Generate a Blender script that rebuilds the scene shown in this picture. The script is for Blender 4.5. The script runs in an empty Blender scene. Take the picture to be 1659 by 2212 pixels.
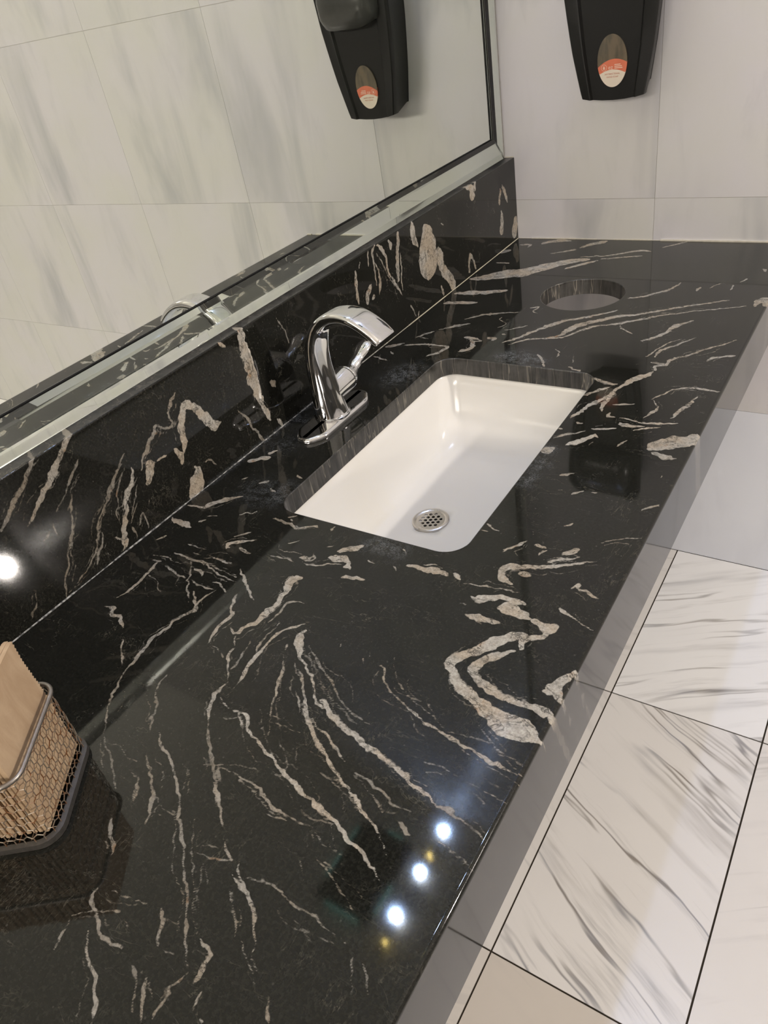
import bpy, bmesh, math, random
import numpy as np
from mathutils import Vector, Matrix

random.seed(7)
SC = bpy.context.scene
COL = SC.collection
Z0 = 0.8145                 # counter top above the floor; everything is modelled with the counter top at z = 0
YEND = -5.6                 # near end of the room
XR = 5.3                    # wall opposite the mirror
ZF, ZC = -Z0, 2.80          # floor and ceiling

# ------------------------------------------------------------------ camera
def make_camera():
    yaw, pitch, roll = -0.6807, -0.6183, -0.1971
    fwd = Vector((math.sin(yaw)*math.cos(pitch), math.cos(yaw)*math.cos(pitch), math.sin(pitch)))
    right = Vector((math.cos(yaw), -math.sin(yaw), 0))
    up = right.cross(fwd)
    r2 = right*math.cos(roll) + up*math.sin(roll)
    u2 = -right*math.sin(roll) + up*math.cos(roll)
    cd = bpy.data.cameras.new('camera'); co = bpy.data.objects.new('camera', cd); COL.objects.link(co)
    m = Matrix((r2, u2, -fwd)).transposed().to_4x4()
    m.translation = Vector((0.749, -1.6062, 0.5357 + Z0))
    co.matrix_world = m
    cd.sensor_fit = 'VERTICAL'; cd.sensor_height = 36.0; cd.lens = 36.0*1599.33/2212.0
    cd.clip_start = 0.01
    SC.camera = co
make_camera()

# ------------------------------------------------------------------ world, lights, exposure
w = bpy.data.worlds.new('world'); SC.world = w; w.use_nodes = True
w.node_tree.nodes['Background'].inputs[0].default_value = (0.9, 0.93, 1.0, 1)
w.node_tree.nodes['Background'].inputs[1].default_value = 0.05
def area(name, loc, size, power, color, rot=(0, 0, 0), shape='DISK', spread=180):
    ld = bpy.data.lights.new(name, 'AREA'); ld.shape = shape; ld.size = size
    ld.energy = power; ld.color = color; ld.spread = math.radians(spread)
    o = bpy.data.objects.new(name, ld); COL.objects.link(o)
    o.location = (loc[0], loc[1], loc[2] + Z0); o.rotation_euler = rot
    return o
WARM = (1.0, 0.86, 0.70); COOL = (0.80, 0.88, 1.0)
SCN = Vector((3.457, -0.15, 2.0)); SCD = (Vector((0.25, -0.9, -0.05)) - SCN).normalized()
area('wall_spot_light', SCN, 0.11, 79, (1.0, 0.92, 0.836), SCD.to_track_quat('-Z', 'Y').to_euler())
area('added_warm_fill', (1.3, YEND + 0.075, 1.35), 1.8, 108, (1.0, 0.917, 0.823), (math.radians(90), 0, 0), 'RECTANGLE').data.size_y = 0.35  # added unseen source, placed low to brighten the end wall
for yy in (-0.092, -0.314, -0.530): area('cool_spot', (0.455, yy, ZC - 0.058), 0.05, 4.5, (0.40, 0.56, 1.0))
SC.view_settings.view_transform = 'Standard'
SC.view_settings.look = 'None'
SC.view_settings.exposure = 0.0
SC.view_settings.gamma = 1.0
SC.view_settings.use_curve_mapping = False

# ------------------------------------------------------------------ helpers
ROOTS = []
def link(name, me, mat=None, parent=None):
    o = bpy.data.objects.new(name, me); COL.objects.link(o)
    if mat is not None and me is not None and len(me.materials) == 0: me.materials.append(mat)
    if parent is not None: o.parent = parent
    else: ROOTS.append(o)
    return o
def mesh_of(name, verts, faces, smooth=False, mats=None, fmat=None):
    me = bpy.data.meshes.new(name); me.from_pydata(verts, [], faces)
    if mats:
        for m in mats: me.materials.append(m)
    if fmat: me.polygons.foreach_set('material_index', fmat)
    if smooth: me.polygons.foreach_set('use_smooth', [True]*len(me.polygons))
    me.update()
    return me
def bm_done(bm, name, smooth=False, recalc=True):
    if recalc: bmesh.ops.recalc_face_normals(bm, faces=bm.faces[:])
    me = bpy.data.meshes.new(name); bm.to_mesh(me); bm.free()
    if smooth: me.polygons.foreach_set('use_smooth', [True]*len(me.polygons))
    me.update(); return me
def tag(o, label=None, cat=None, group=None, kind=None):
    if label: o['label'] = label
    if cat: o['category'] = cat
    if group: o['group'] = group
    if kind: o['kind'] = kind
    return o
def thing(name, loc, label, cat, group=None):
    o = bpy.data.objects.new(name, None); COL.objects.link(o); ROOTS.append(o)
    o.location = loc; o.empty_display_size = 0.05
    return tag(o, label, cat, group)
def under(o, parent):                       # child whose mesh is in scene coordinates
    o.parent = parent
    o.location = -Vector(parent.location)
    return o
def box(bm, x0, x1, y0, y1, z0, z1):
    vs = [bm.verts.new(p) for p in ((x0,y0,z0),(x1,y0,z0),(x1,y1,z0),(x0,y1,z0),(x0,y0,z1),(x1,y0,z1),(x1,y1,z1),(x0,y1,z1))]
    for f in ((3,2,1,0),(4,5,6,7),(0,1,5,4),(1,2,6,5),(2,3,7,6),(3,0,4,7)): bm.faces.new([vs[i] for i in f])
    return vs
def box_mesh(name, *a, bevel=0.0, seg=2):
    bm = bmesh.new(); box(bm, *a)
    if bevel: bmesh.ops.bevel(bm, geom=bm.edges[:], offset=bevel, segments=seg, affect='EDGES', profile=0.6)
    return bm_done(bm, name)
def loft(bm, rings, cap0=True, cap1=True, closed=True):
    vr = [[bm.verts.new(p) for p in r] for r in rings]
    n = len(vr[0])
    for a, b in zip(vr[:-1], vr[1:]):
        for i in range(n if closed else n-1):
            j = (i+1) % n
            bm.faces.new((a[i], a[j], b[j], b[i]))
    if cap0: bm.faces.new(vr[0][::-1])
    if cap1: bm.faces.new(vr[-1])
    return vr
def rrect(x0, x1, y0, y1, r, n=8):
    out = []
    for cx, cy, a0 in ((x1-r, y1-r, 0), (x0+r, y1-r, 90), (x0+r, y0+r, 180), (x1-r, y0+r, 270)):
        for k in range(n+1):
            a = math.radians(a0 + 90*k/n); out.append((cx + r*math.cos(a), cy + r*math.sin(a)))
    return out
def tube(bm, pts, r, n=8, closed=False):
    pts = [Vector(p) for p in pts]; rings = []; m = len(pts); prev = None
    for i, p in enumerate(pts):
        a = pts[(i-1) % m] if (closed or i > 0) else p
        b = pts[(i+1) % m] if (closed or i < m-1) else p
        t = (b-a).normalized()
        if prev is None:
            u = t.cross(Vector((0, 0, 1)));
            if u.length < 1e-3: u = t.cross(Vector((1, 0, 0)))
        else: u = prev - t*prev.dot(t)
        u.normalize(); prev = u; v = t.cross(u)
        rings.append([p + (u*math.cos(2*math.pi*k/n) + v*math.sin(2*math.pi*k/n))*r for k in range(n)])
    if closed: rings.append(rings[0])
    vr = []
    for r_ in (rings[:-1] if closed else rings): vr.append([bm.verts.new(p) for p in r_])
    if closed: vr.append(vr[0])
    for a, b in zip(vr[:-1], vr[1:]):
        for i in range(n):
            j = (i+1) % n
            try: bm.faces.new((a[i], a[j], b[j], b[i]))
            except ValueError: pass
    if not closed: bm.faces.new(vr[0][::-1]); bm.faces.new(vr[-1])

# ------------------------------------------------------------------ materials
class NT:
    def __init__(s, name):
        s.m = bpy.data.materials.new(name); s.m.use_nodes = True
        s.t = s.m.node_tree; s.b = s.t.nodes['Principled BSDF']
    def n(s, kind, **kw):
        nd = s.t.nodes.new(kind)
        for k, v in kw.items():
            if k.startswith('i_'):
                key = k[2:]; key = int(key) if key.isdigit() else key.replace('_', ' ')
                s.set(nd.inputs[key], v)
            else: setattr(nd, k, v)
        return nd
    def set(s, sock, v):
        if isinstance(v, bpy.types.NodeSocket): s.t.links.new(v, sock)
        elif hasattr(sock.default_value, '__len__') and not hasattr(v, '__len__'): sock.default_value = (v,)*len(sock.default_value)
        elif hasattr(v, '__len__') and len(v) == 3 and len(sock.default_value) == 4: sock.default_value = (*v, 1)
        else: sock.default_value = v
    def math(s, op, a, b=0.0, c=0.0, clamp=False):
        nd = s.n('ShaderNodeMath', operation=op, use_clamp=clamp)
        s.set(nd.inputs[0], a); s.set(nd.inputs[1], b); s.set(nd.inputs[2], c); return nd.outputs[0]
    def ramp(s, v, a, b, lo=0.0, hi=1.0, smooth=True):
        nd = s.n('ShaderNodeMapRange', interpolation_type='SMOOTHSTEP' if smooth else 'LINEAR', clamp=True)
        for i, x in enumerate((v, a, b, lo, hi)): s.set(nd.inputs[i], x)
        return nd.outputs[0]
    def noise(s, vec, scale, detail=3.0, rough=0.55, dist=0.0):
        nd = s.n('ShaderNodeTexNoise'); s.set(nd.inputs['Vector'], vec); s.set(nd.inputs['Scale'], scale)
        s.set(nd.inputs['Detail'], detail); s.set(nd.inputs['Roughness'], rough); s.set(nd.inputs['Distortion'], dist)
        return nd.outputs['Fac']
    def mix(s, f, a, b, blend='MIX'):
        nd = s.n('ShaderNodeMix', data_type='RGBA', blend_type=blend)
        s.set(nd.inputs[0], f); s.set(nd.inputs[6], a); s.set(nd.inputs[7], b); return nd.outputs[2]
    def coords(s, kind='Object'):
        return s.n('ShaderNodeTexCoord').outputs[kind]
    def mapping(s, vec, loc=(0,0,0), rot=(0,0,0), scale=(1,1,1)):
        nd = s.n('ShaderNodeMapping'); s.set(nd.inputs[0], vec)
        s.set(nd.inputs[1], loc); s.set(nd.inputs[2], rot); s.set(nd.inputs[3], scale); return nd.outputs[0]
    def attr(s, name, kind='GEOMETRY'):
        nd = s.n('ShaderNodeAttribute', attribute_name=name, attribute_type=kind); return nd
    def out(s, **kw):
        for k, v in kw.items(): s.set(s.b.inputs[k.replace('_', ' ')], v)
        return s.m
    def bump(s, h, strength, dist=0.001):
        nd = s.n('ShaderNodeBump'); s.set(nd.inputs['Strength'], strength); s.set(nd.inputs['Distance'], dist); s.set(nd.inputs['Height'], h)
        s.t.links.new(nd.outputs[0], s.b.inputs['Normal'])

def plain(name, color, rough=0.5, metal=0.0, ior=1.45, var=0.08, vscale=60, **kw):
    t = NT(name); co = t.coords()
    n = t.noise(co, vscale, 4)
    c = t.mix(n, tuple(x*(1-var) for x in color), tuple(min(1, x*(1+var)) for x in color))
    r = t.ramp(t.noise(co, vscale*2.3, 3), 0.3, 0.7, rough*0.9, rough*1.1)
    return t.out(Base_Color=c, Roughness=r, Metallic=metal, IOR=ior, **kw)

def granite():
    t = NT('black_veined_granite'); co = t.coords()
    v = t.attr('vein').outputs['Fac']; tone = t.attr('tone').outputs['Fac']; scl = t.attr('limescale').outputs['Fac']
    n1 = t.noise(co, 260, 3, 0.6); n2 = t.noise(co, 70, 3, 0.6)
    near = t.ramp(v, 0.45, 0.9)
    vv = t.math('ADD', v, t.math('MULTIPLY', t.math('ADD', t.math('MULTIPLY', t.math('SUBTRACT', n1, 0.5), 0.22),
                                                 t.math('MULTIPLY', t.math('SUBTRACT', n2, 0.5), 0.24)), near))
    mask = t.ramp(vv, 0.965, 1.07)
    # dark cracks inside the broad quartz patches
    cr = t.math('ABSOLUTE', t.math('SUBTRACT', t.noise(t.mapping(co, scale=(1, 1.6, 1)), 60, 4, 0.65, 0.6), 0.5))
    crack = t.math('MULTIPLY', t.ramp(cr, 0.0, 0.05, 1.0, 0.0), t.ramp(t.noise(co, 45, 2), 0.40, 0.60))
    body = t.math('MULTIPLY', mask, t.math('SUBTRACT', 1.0, t.math('MULTIPLY', crack, 0.8)))
    alpha = t.math('MULTIPLY', body, t.math('MULTIPLY', tone, t.ramp(t.noise(co, 140, 4, 0.7), 0.28, 0.60, 0.66, 1.05)), clamp=True)
    # vein colours
    g = t.noise(co, 22, 3); h = t.noise(co, 420, 3, 0.7)
    vc = t.mix(t.ramp(g, 0.38, 0.62), (0.44, 0.355, 0.255), (0.47, 0.44, 0.385))
    vc = t.mix(t.ramp(h, 0.3, 0.75), t.mix(0.40, vc, (0.13, 0.115, 0.09)), t.mix(0.40, vc, (0.60, 0.56, 0.49)))
    rust = t.math('MULTIPLY', t.ramp(t.noise(co, 34, 3, 0.6), 0.63, 0.72), 0.7)
    vc = t.mix(rust, vc, (0.30, 0.15, 0.055))
    # faint hairlines and flecks drifting through the black ground
    wc = t.mapping(co, rot=(0, 0, 0.5), scale=(0.6, 1.7, 1.1))
    ha = t.math('ABSOLUTE', t.math('SUBTRACT', t.noise(wc, 26, 5, 0.55, 0.5), 0.5))
    hair = t.math('MULTIPLY', t.ramp(ha, 0.0, 0.006, 1.0, 0.0), t.ramp(t.noise(co, 14, 3), 0.44, 0.68))
    hb = t.math('ABSOLUTE', t.math('SUBTRACT', t.noise(t.mapping(co, rot=(0, 0, -0.35), scale=(2.2, 0.6, 0.6)), 60, 4, 0.6, 0.5), 0.5))
    hair2 = t.math('MULTIPLY', t.ramp(hb, 0.0, 0.014, 1.0, 0.0), t.ramp(t.noise(co, 17, 2), 0.52, 0.7))
    hairs = t.math('MULTIPLY', t.math('MAXIMUM', hair, hair2), t.ramp(t.noise(co, 180, 3, 0.7), 0.35, 0.6, 0.06, 0.30))
    vo = t.n('ShaderNodeTexVoronoi', feature='F1'); t.set(vo.inputs['Vector'], co); t.set(vo.inputs['Scale'], 170)
    fl = t.math('MULTIPLY', t.ramp(vo.outputs['Distance'], 0.10, 0.2, 1.0, 0.0), t.ramp(t.n('ShaderNodeSeparateColor', i_0=vo.outputs['Color']).outputs[0], 0.9, 0.97))
    base = t.mix(t.ramp(t.noise(co, 320, 4, 0.7), 0.35, 0.75), (0.0078, 0.0078, 0.0062), (0.0190, 0.0187, 0.0148))
    base = t.mix(hairs, base, (0.23, 0.21, 0.16))
    base = t.mix(t.math('MULTIPLY', fl, 0.10), base, (0.32, 0.30, 0.26))
    col = t.mix(alpha, base, vc)
    # dull white water scale
    sn = t.math('MULTIPLY', scl, t.math('MULTIPLY', t.ramp(t.noise(co, 520, 4, 0.75), 0.38, 0.72), t.ramp(t.noise(co, 75, 4, 0.7), 0.36, 0.62)), clamp=True)
    col = t.mix(t.math('MULTIPLY', sn, 0.62), col, (0.30, 0.32, 0.34))
    rough = t.math('ADD', t.ramp(t.noise(co, 8, 3), 0.3, 0.7, 0.035, 0.055), t.math('MULTIPLY', sn, 0.4))
    return t.out(Base_Color=col, Roughness=rough, IOR=1.42)

def granite_cut():
    t = NT('sawn_granite_edge'); co = t.coords(); v = t.attr('vein').outputs['Fac']; tone = t.attr('tone').outputs['Fac']
    sl = t.mapping(co, rot=(0.75, 0.75, 0.0), scale=(1, 1, 0.12))
    n = t.noise(sl, 120, 4, 0.65); n2 = t.noise(co, 40, 3)
    c = t.mix(t.ramp(n, 0.35, 0.7), (0.020, 0.019, 0.0165), (0.062, 0.058, 0.052))
    c = t.mix(t.math('MULTIPLY', t.ramp(n2, 0.5, 0.7), 0.4), c, (0.085, 0.080, 0.070))
    ln = t.ramp(t.math('ABSOLUTE', t.math('SUBTRACT', t.noise(sl, 42, 3, 0.5), 0.5)), 0.0, 0.012, 1.0, 0.0)
    c = t.mix(t.math('MULTIPLY', ln, 0.65), c, (0.24, 0.215, 0.175))
    m = t.math('MULTIPLY', t.ramp(t.math('ADD', v, t.math('MULTIPLY', t.math('SUBTRACT', t.noise(co, 200, 3), 0.5), 0.3)), 0.97, 1.06), tone, clamp=True)
    c = t.mix(m, c, (0.34, 0.30, 0.235))
    return t.out(Base_Color=c, Roughness=0.3, IOR=1.5)

def wall_marble(name, base=(0.61, 0.60, 0.575), streak=(0.34, 0.345, 0.365), rough=0.26, tint=(0.62, 0.60, 0.62)):
    t = NT(name); co = t.coords(); seed = t.attr('seed', 'OBJECT').outputs['Fac']
    off = t.n('ShaderNodeCombineXYZ'); t.set(off.inputs[0], seed); t.set(off.inputs[1], t.math('MULTIPLY', seed, 1.7)); t.set(off.inputs[2], t.math('MULTIPLY', seed, 0.6))
    va = t.n('ShaderNodeVectorMath', operation='ADD'); t.set(va.inputs[0], co); t.set(va.inputs[1], off.outputs[0]); p = va.outputs[0]
    slant = t.mapping(p, rot=(0, 0.12, 0), scale=(1.0, 1.0, 0.22))
    a = t.ramp(t.noise(slant, 6, 4, 0.55, 0.5), 0.50, 0.76)
    b = t.ramp(t.noise(t.mapping(p, rot=(0, 0.1, 0), scale=(1, 1, 0.25)), 14, 4, 0.6, 0.4), 0.52, 0.8)
    c = t.mix(t.ramp(t.noise(p, 4, 3), 0.3, 0.7), base, tint)
    c = t.mix(t.math('MULTIPLY', a, 0.60), c, streak)
    c = t.mix(t.math('MULTIPLY', b, 0.22), c, tuple(x*0.9 for x in streak))
    spk = t.ramp(t.noise(p, 300, 3, 0.7), 0.66, 0.8)
    c = t.mix(t.math('MULTIPLY', spk, 0.12), c, (0.33, 0.29, 0.22))
    return t.out(Base_Color=c, Roughness=rough, IOR=1.36)

def floor_marble():
    t = NT('white_floor_marble'); co = t.coords(); seed = t.attr('seed', 'OBJECT').outputs['Fac']
    ang = t.attr('ang', 'OBJECT').outputs['Fac']; amt = t.attr('amt', 'OBJECT').outputs['Fac']
    vr = t.n('ShaderNodeVectorRotate', rotation_type='Z_AXIS'); t.set(vr.inputs['Vector'], co); t.set(vr.inputs['Angle'], t.math('MULTIPLY', ang, -1.0))
    off = t.n('ShaderNodeCombineXYZ'); t.set(off.inputs[0], seed); t.set(off.inputs[1], t.math('MULTIPLY', seed, 1.37))
    va = t.n('ShaderNodeVectorMath', operation='ADD'); t.set(va.inputs[0], vr.outputs[0]); t.set(va.inputs[1], off.outputs[0]); p = va.outputs[0]
    wob = t.n('ShaderNodeTexNoise'); t.set(wob.inputs['Vector'], p); t.set(wob.inputs['Scale'], 5.0); t.set(wob.inputs['Detail'], 3.0)
    wv = t.n('ShaderNodeVectorMath', operation='MULTIPLY_ADD'); t.set(wv.inputs[0], wob.outputs['Color']); t.set(wv.inputs[1], (0.03, 0.03, 0.0)); t.set(wv.inputs[2], p); p2 = wv.outputs[0]
    a = t.ramp(t.noise(t.mapping(p2, scale=(0.10, 1, 1)), 17, 3, 0.5), 0.55, 0.80)
    fine = t.ramp(t.noise(t.mapping(p2, scale=(0.08, 1, 1)), 46, 4, 0.6), 0.52, 0.80)
    l1 = t.ramp(t.math('ABSOLUTE', t.math('SUBTRACT', t.noise(t.mapping(p2, scale=(0.09, 1, 1)), 12, 3, 0.5), 0.5)), 0.0, 0.020, 1.0, 0.0)
    brk = t.ramp(t.noise(t.mapping(p, scale=(0.35, 1, 1)), 9, 3), 0.40, 0.62)
    m = t.math('ADD', t.math('MULTIPLY', a, 0.48), t.math('ADD', t.math('MULTIPLY', t.math('MULTIPLY', l1, brk), 0.62), t.math('MULTIPLY', t.math('MULTIPLY', fine, brk), 0.42)))
    m = t.math('MULTIPLY', m, amt, clamp=True)
    base = t.mix(t.noise(co, 5, 3), (0.76, 0.755, 0.755), (0.82, 0.82, 0.825))
    gcol = t.mix(t.ramp(t.noise(co, 9, 2), 0.35, 0.65), (0.26, 0.235, 0.21), (0.30, 0.30, 0.32))
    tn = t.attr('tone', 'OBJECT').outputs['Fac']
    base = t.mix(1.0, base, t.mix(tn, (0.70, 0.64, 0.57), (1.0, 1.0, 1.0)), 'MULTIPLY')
    c = t.mix(m, base, gcol)
    spk = t.ramp(t.noise(co, 130, 3, 0.6), 0.76, 0.80)
    c = t.mix(t.math('MULTIPLY', spk, 0.4), c, (0.2, 0.17, 0.13))
    return t.out(Base_Color=c, Roughness=0.24, IOR=1.45)

M = {}
M['granite'] = granite()
M['granite_cut'] = granite_cut()
M['wall'] = wall_marble('veined_wall_marble')
M['wall_low'] = wall_marble('lilac_wall_marble', base=(0.68, 0.70, 0.76), streak=(0.58, 0.59, 0.64), tint=(0.72, 0.74, 0.79))
M['floor'] = floor_marble()
M['grout_dark'] = plain('dark_floor_grout', (0.035, 0.026, 0.016), 0.9)
M['grout_wall'] = plain('pale_wall_grout', (0.50, 0.47, 0.42), 0.9)
M['paint'] = plain('white_ceiling_paint', (0.72, 0.70, 0.66), 0.8)
M['mirror'] = plain('silvered_mirror', (0.86, 0.89, 0.83), 0.008, 1.0, var=0.006, vscale=3)
M['chrome'] = plain('polished_chrome', (0.80, 0.80, 0.80), 0.045, 1.0, var=0.03, vscale=40)
M['steel'] = plain('brushed_drain_steel', (0.60, 0.57, 0.53), 0.30, 1.0, var=0.02, vscale=30)
M['ceramic'] = plain('white_glazed_ceramic', (0.76, 0.74, 0.70), 0.17, ior=1.4, var=0.012, vscale=12)
M['black_plastic'] = plain('matt_black_plastic', (0.0075, 0.0075, 0.0068), 0.42, ior=1.38, var=0.15, vscale=300)
M['black_rubber'] = plain('black_gasket', (0.006, 0.006, 0.006), 0.6)
M['lever_plastic'] = plain('glossy_charcoal_plastic', (0.045, 0.045, 0.042), 0.22, var=0.1, vscale=80)
M['label_red'] = plain('coral_label_print', (0.62, 0.17, 0.095), 0.35, var=0.12, vscale=70)
M['label_white'] = plain('cream_label_paper', (0.68, 0.60, 0.50), 0.4, var=0.04)
M['label_ink'] = plain('coral_ink', (0.50, 0.20, 0.13), 0.4)
M['label_pale'] = plain('pale_print', (0.72, 0.50, 0.40), 0.4)
M['rim_steel'] = plain('worn_grey_steel', (0.30, 0.27, 0.24), 0.38, 0.85, var=0.25, vscale=160)
M['base_steel'] = plain('dark_pitted_steel', (0.085, 0.078, 0.07), 0.5, 0.6, var=0.4, vscale=240)
M['sealant_pale'] = plain('yellowed_sealant', (0.58, 0.54, 0.46), 0.5, var=0.2, vscale=120)
M['drain_dark'] = plain('drain_shadow', (0.006, 0.005, 0.004), 0.7)
def _window():
    t = NT('smoked_amber_window'); co = t.coords()
    s = t.noise(t.mapping(co, scale=(1, 1, 0.2)), 90, 3)
    c = t.mix(t.ramp(s, 0.35, 0.65), (0.085, 0.072, 0.052), (0.135, 0.108, 0.072))
    return t.out(Base_Color=c, Roughness=0.18)
M['window'] = _window()
def _wire():
    t = NT('rusty_wire'); co = t.coords()
    n = t.ramp(t.noise(co, 90, 4, 0.7), 0.40, 0.62)
    return t.out(Base_Color=t.mix(n, (0.42, 0.37, 0.30), (0.20, 0.085, 0.03)), Roughness=0.42, Metallic=t.math('SUBTRACT', 0.9, t.math('MULTIPLY', n, 0.5)))
M['wire'] = _wire()
def _kraft():
    t = NT('brown_kraft_paper'); co = t.coords()
    a = t.noise(t.mapping(co, scale=(1, 1, 0.3)), 60, 5, 0.6, 0.8); b = t.noise(co, 500, 3)
    c = t.mix(t.ramp(a, 0.3, 0.7), (0.40, 0.275, 0.165), (0.49, 0.355, 0.225))
    c = t.mix(t.math('MULTIPLY', b, 0.15), c, (0.30, 0.19, 0.10))
    t.bump(a, 0.25, 0.002)
    return t.out(Base_Color=c, Roughness=0.8)
M['kraft'] = _kraft()
def _glass():
    t = NT('greenish_bevel_glass')
    c = t.mix(t.noise(t.coords(), 6, 2), (0.93, 0.965, 0.945), (0.95, 0.975, 0.96))
    return t.out(Base_Color=c, Roughness=0.0, IOR=1.52, Transmission_Weight=1.0)
M['glass'] = _glass()
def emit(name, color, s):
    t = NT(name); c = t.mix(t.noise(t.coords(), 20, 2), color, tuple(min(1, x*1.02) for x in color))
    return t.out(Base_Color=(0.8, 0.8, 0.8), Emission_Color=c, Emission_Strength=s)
M['bulb_white'] = emit('white_bulb', (1.0, 0.97, 0.92), 60)
M['bulb_amber'] = emit('amber_bulb', (1.0, 0.72, 0.22), 60)
M['plate_glass'] = plain('dark_glass_plate', (0.010, 0.014, 0.014), 0.08)
M['teal_glint'] = emit('glowing_teal_glint', (0.16, 0.85, 0.75), 2.2)  # emission paints the bright glints on the glass panel edges

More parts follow.
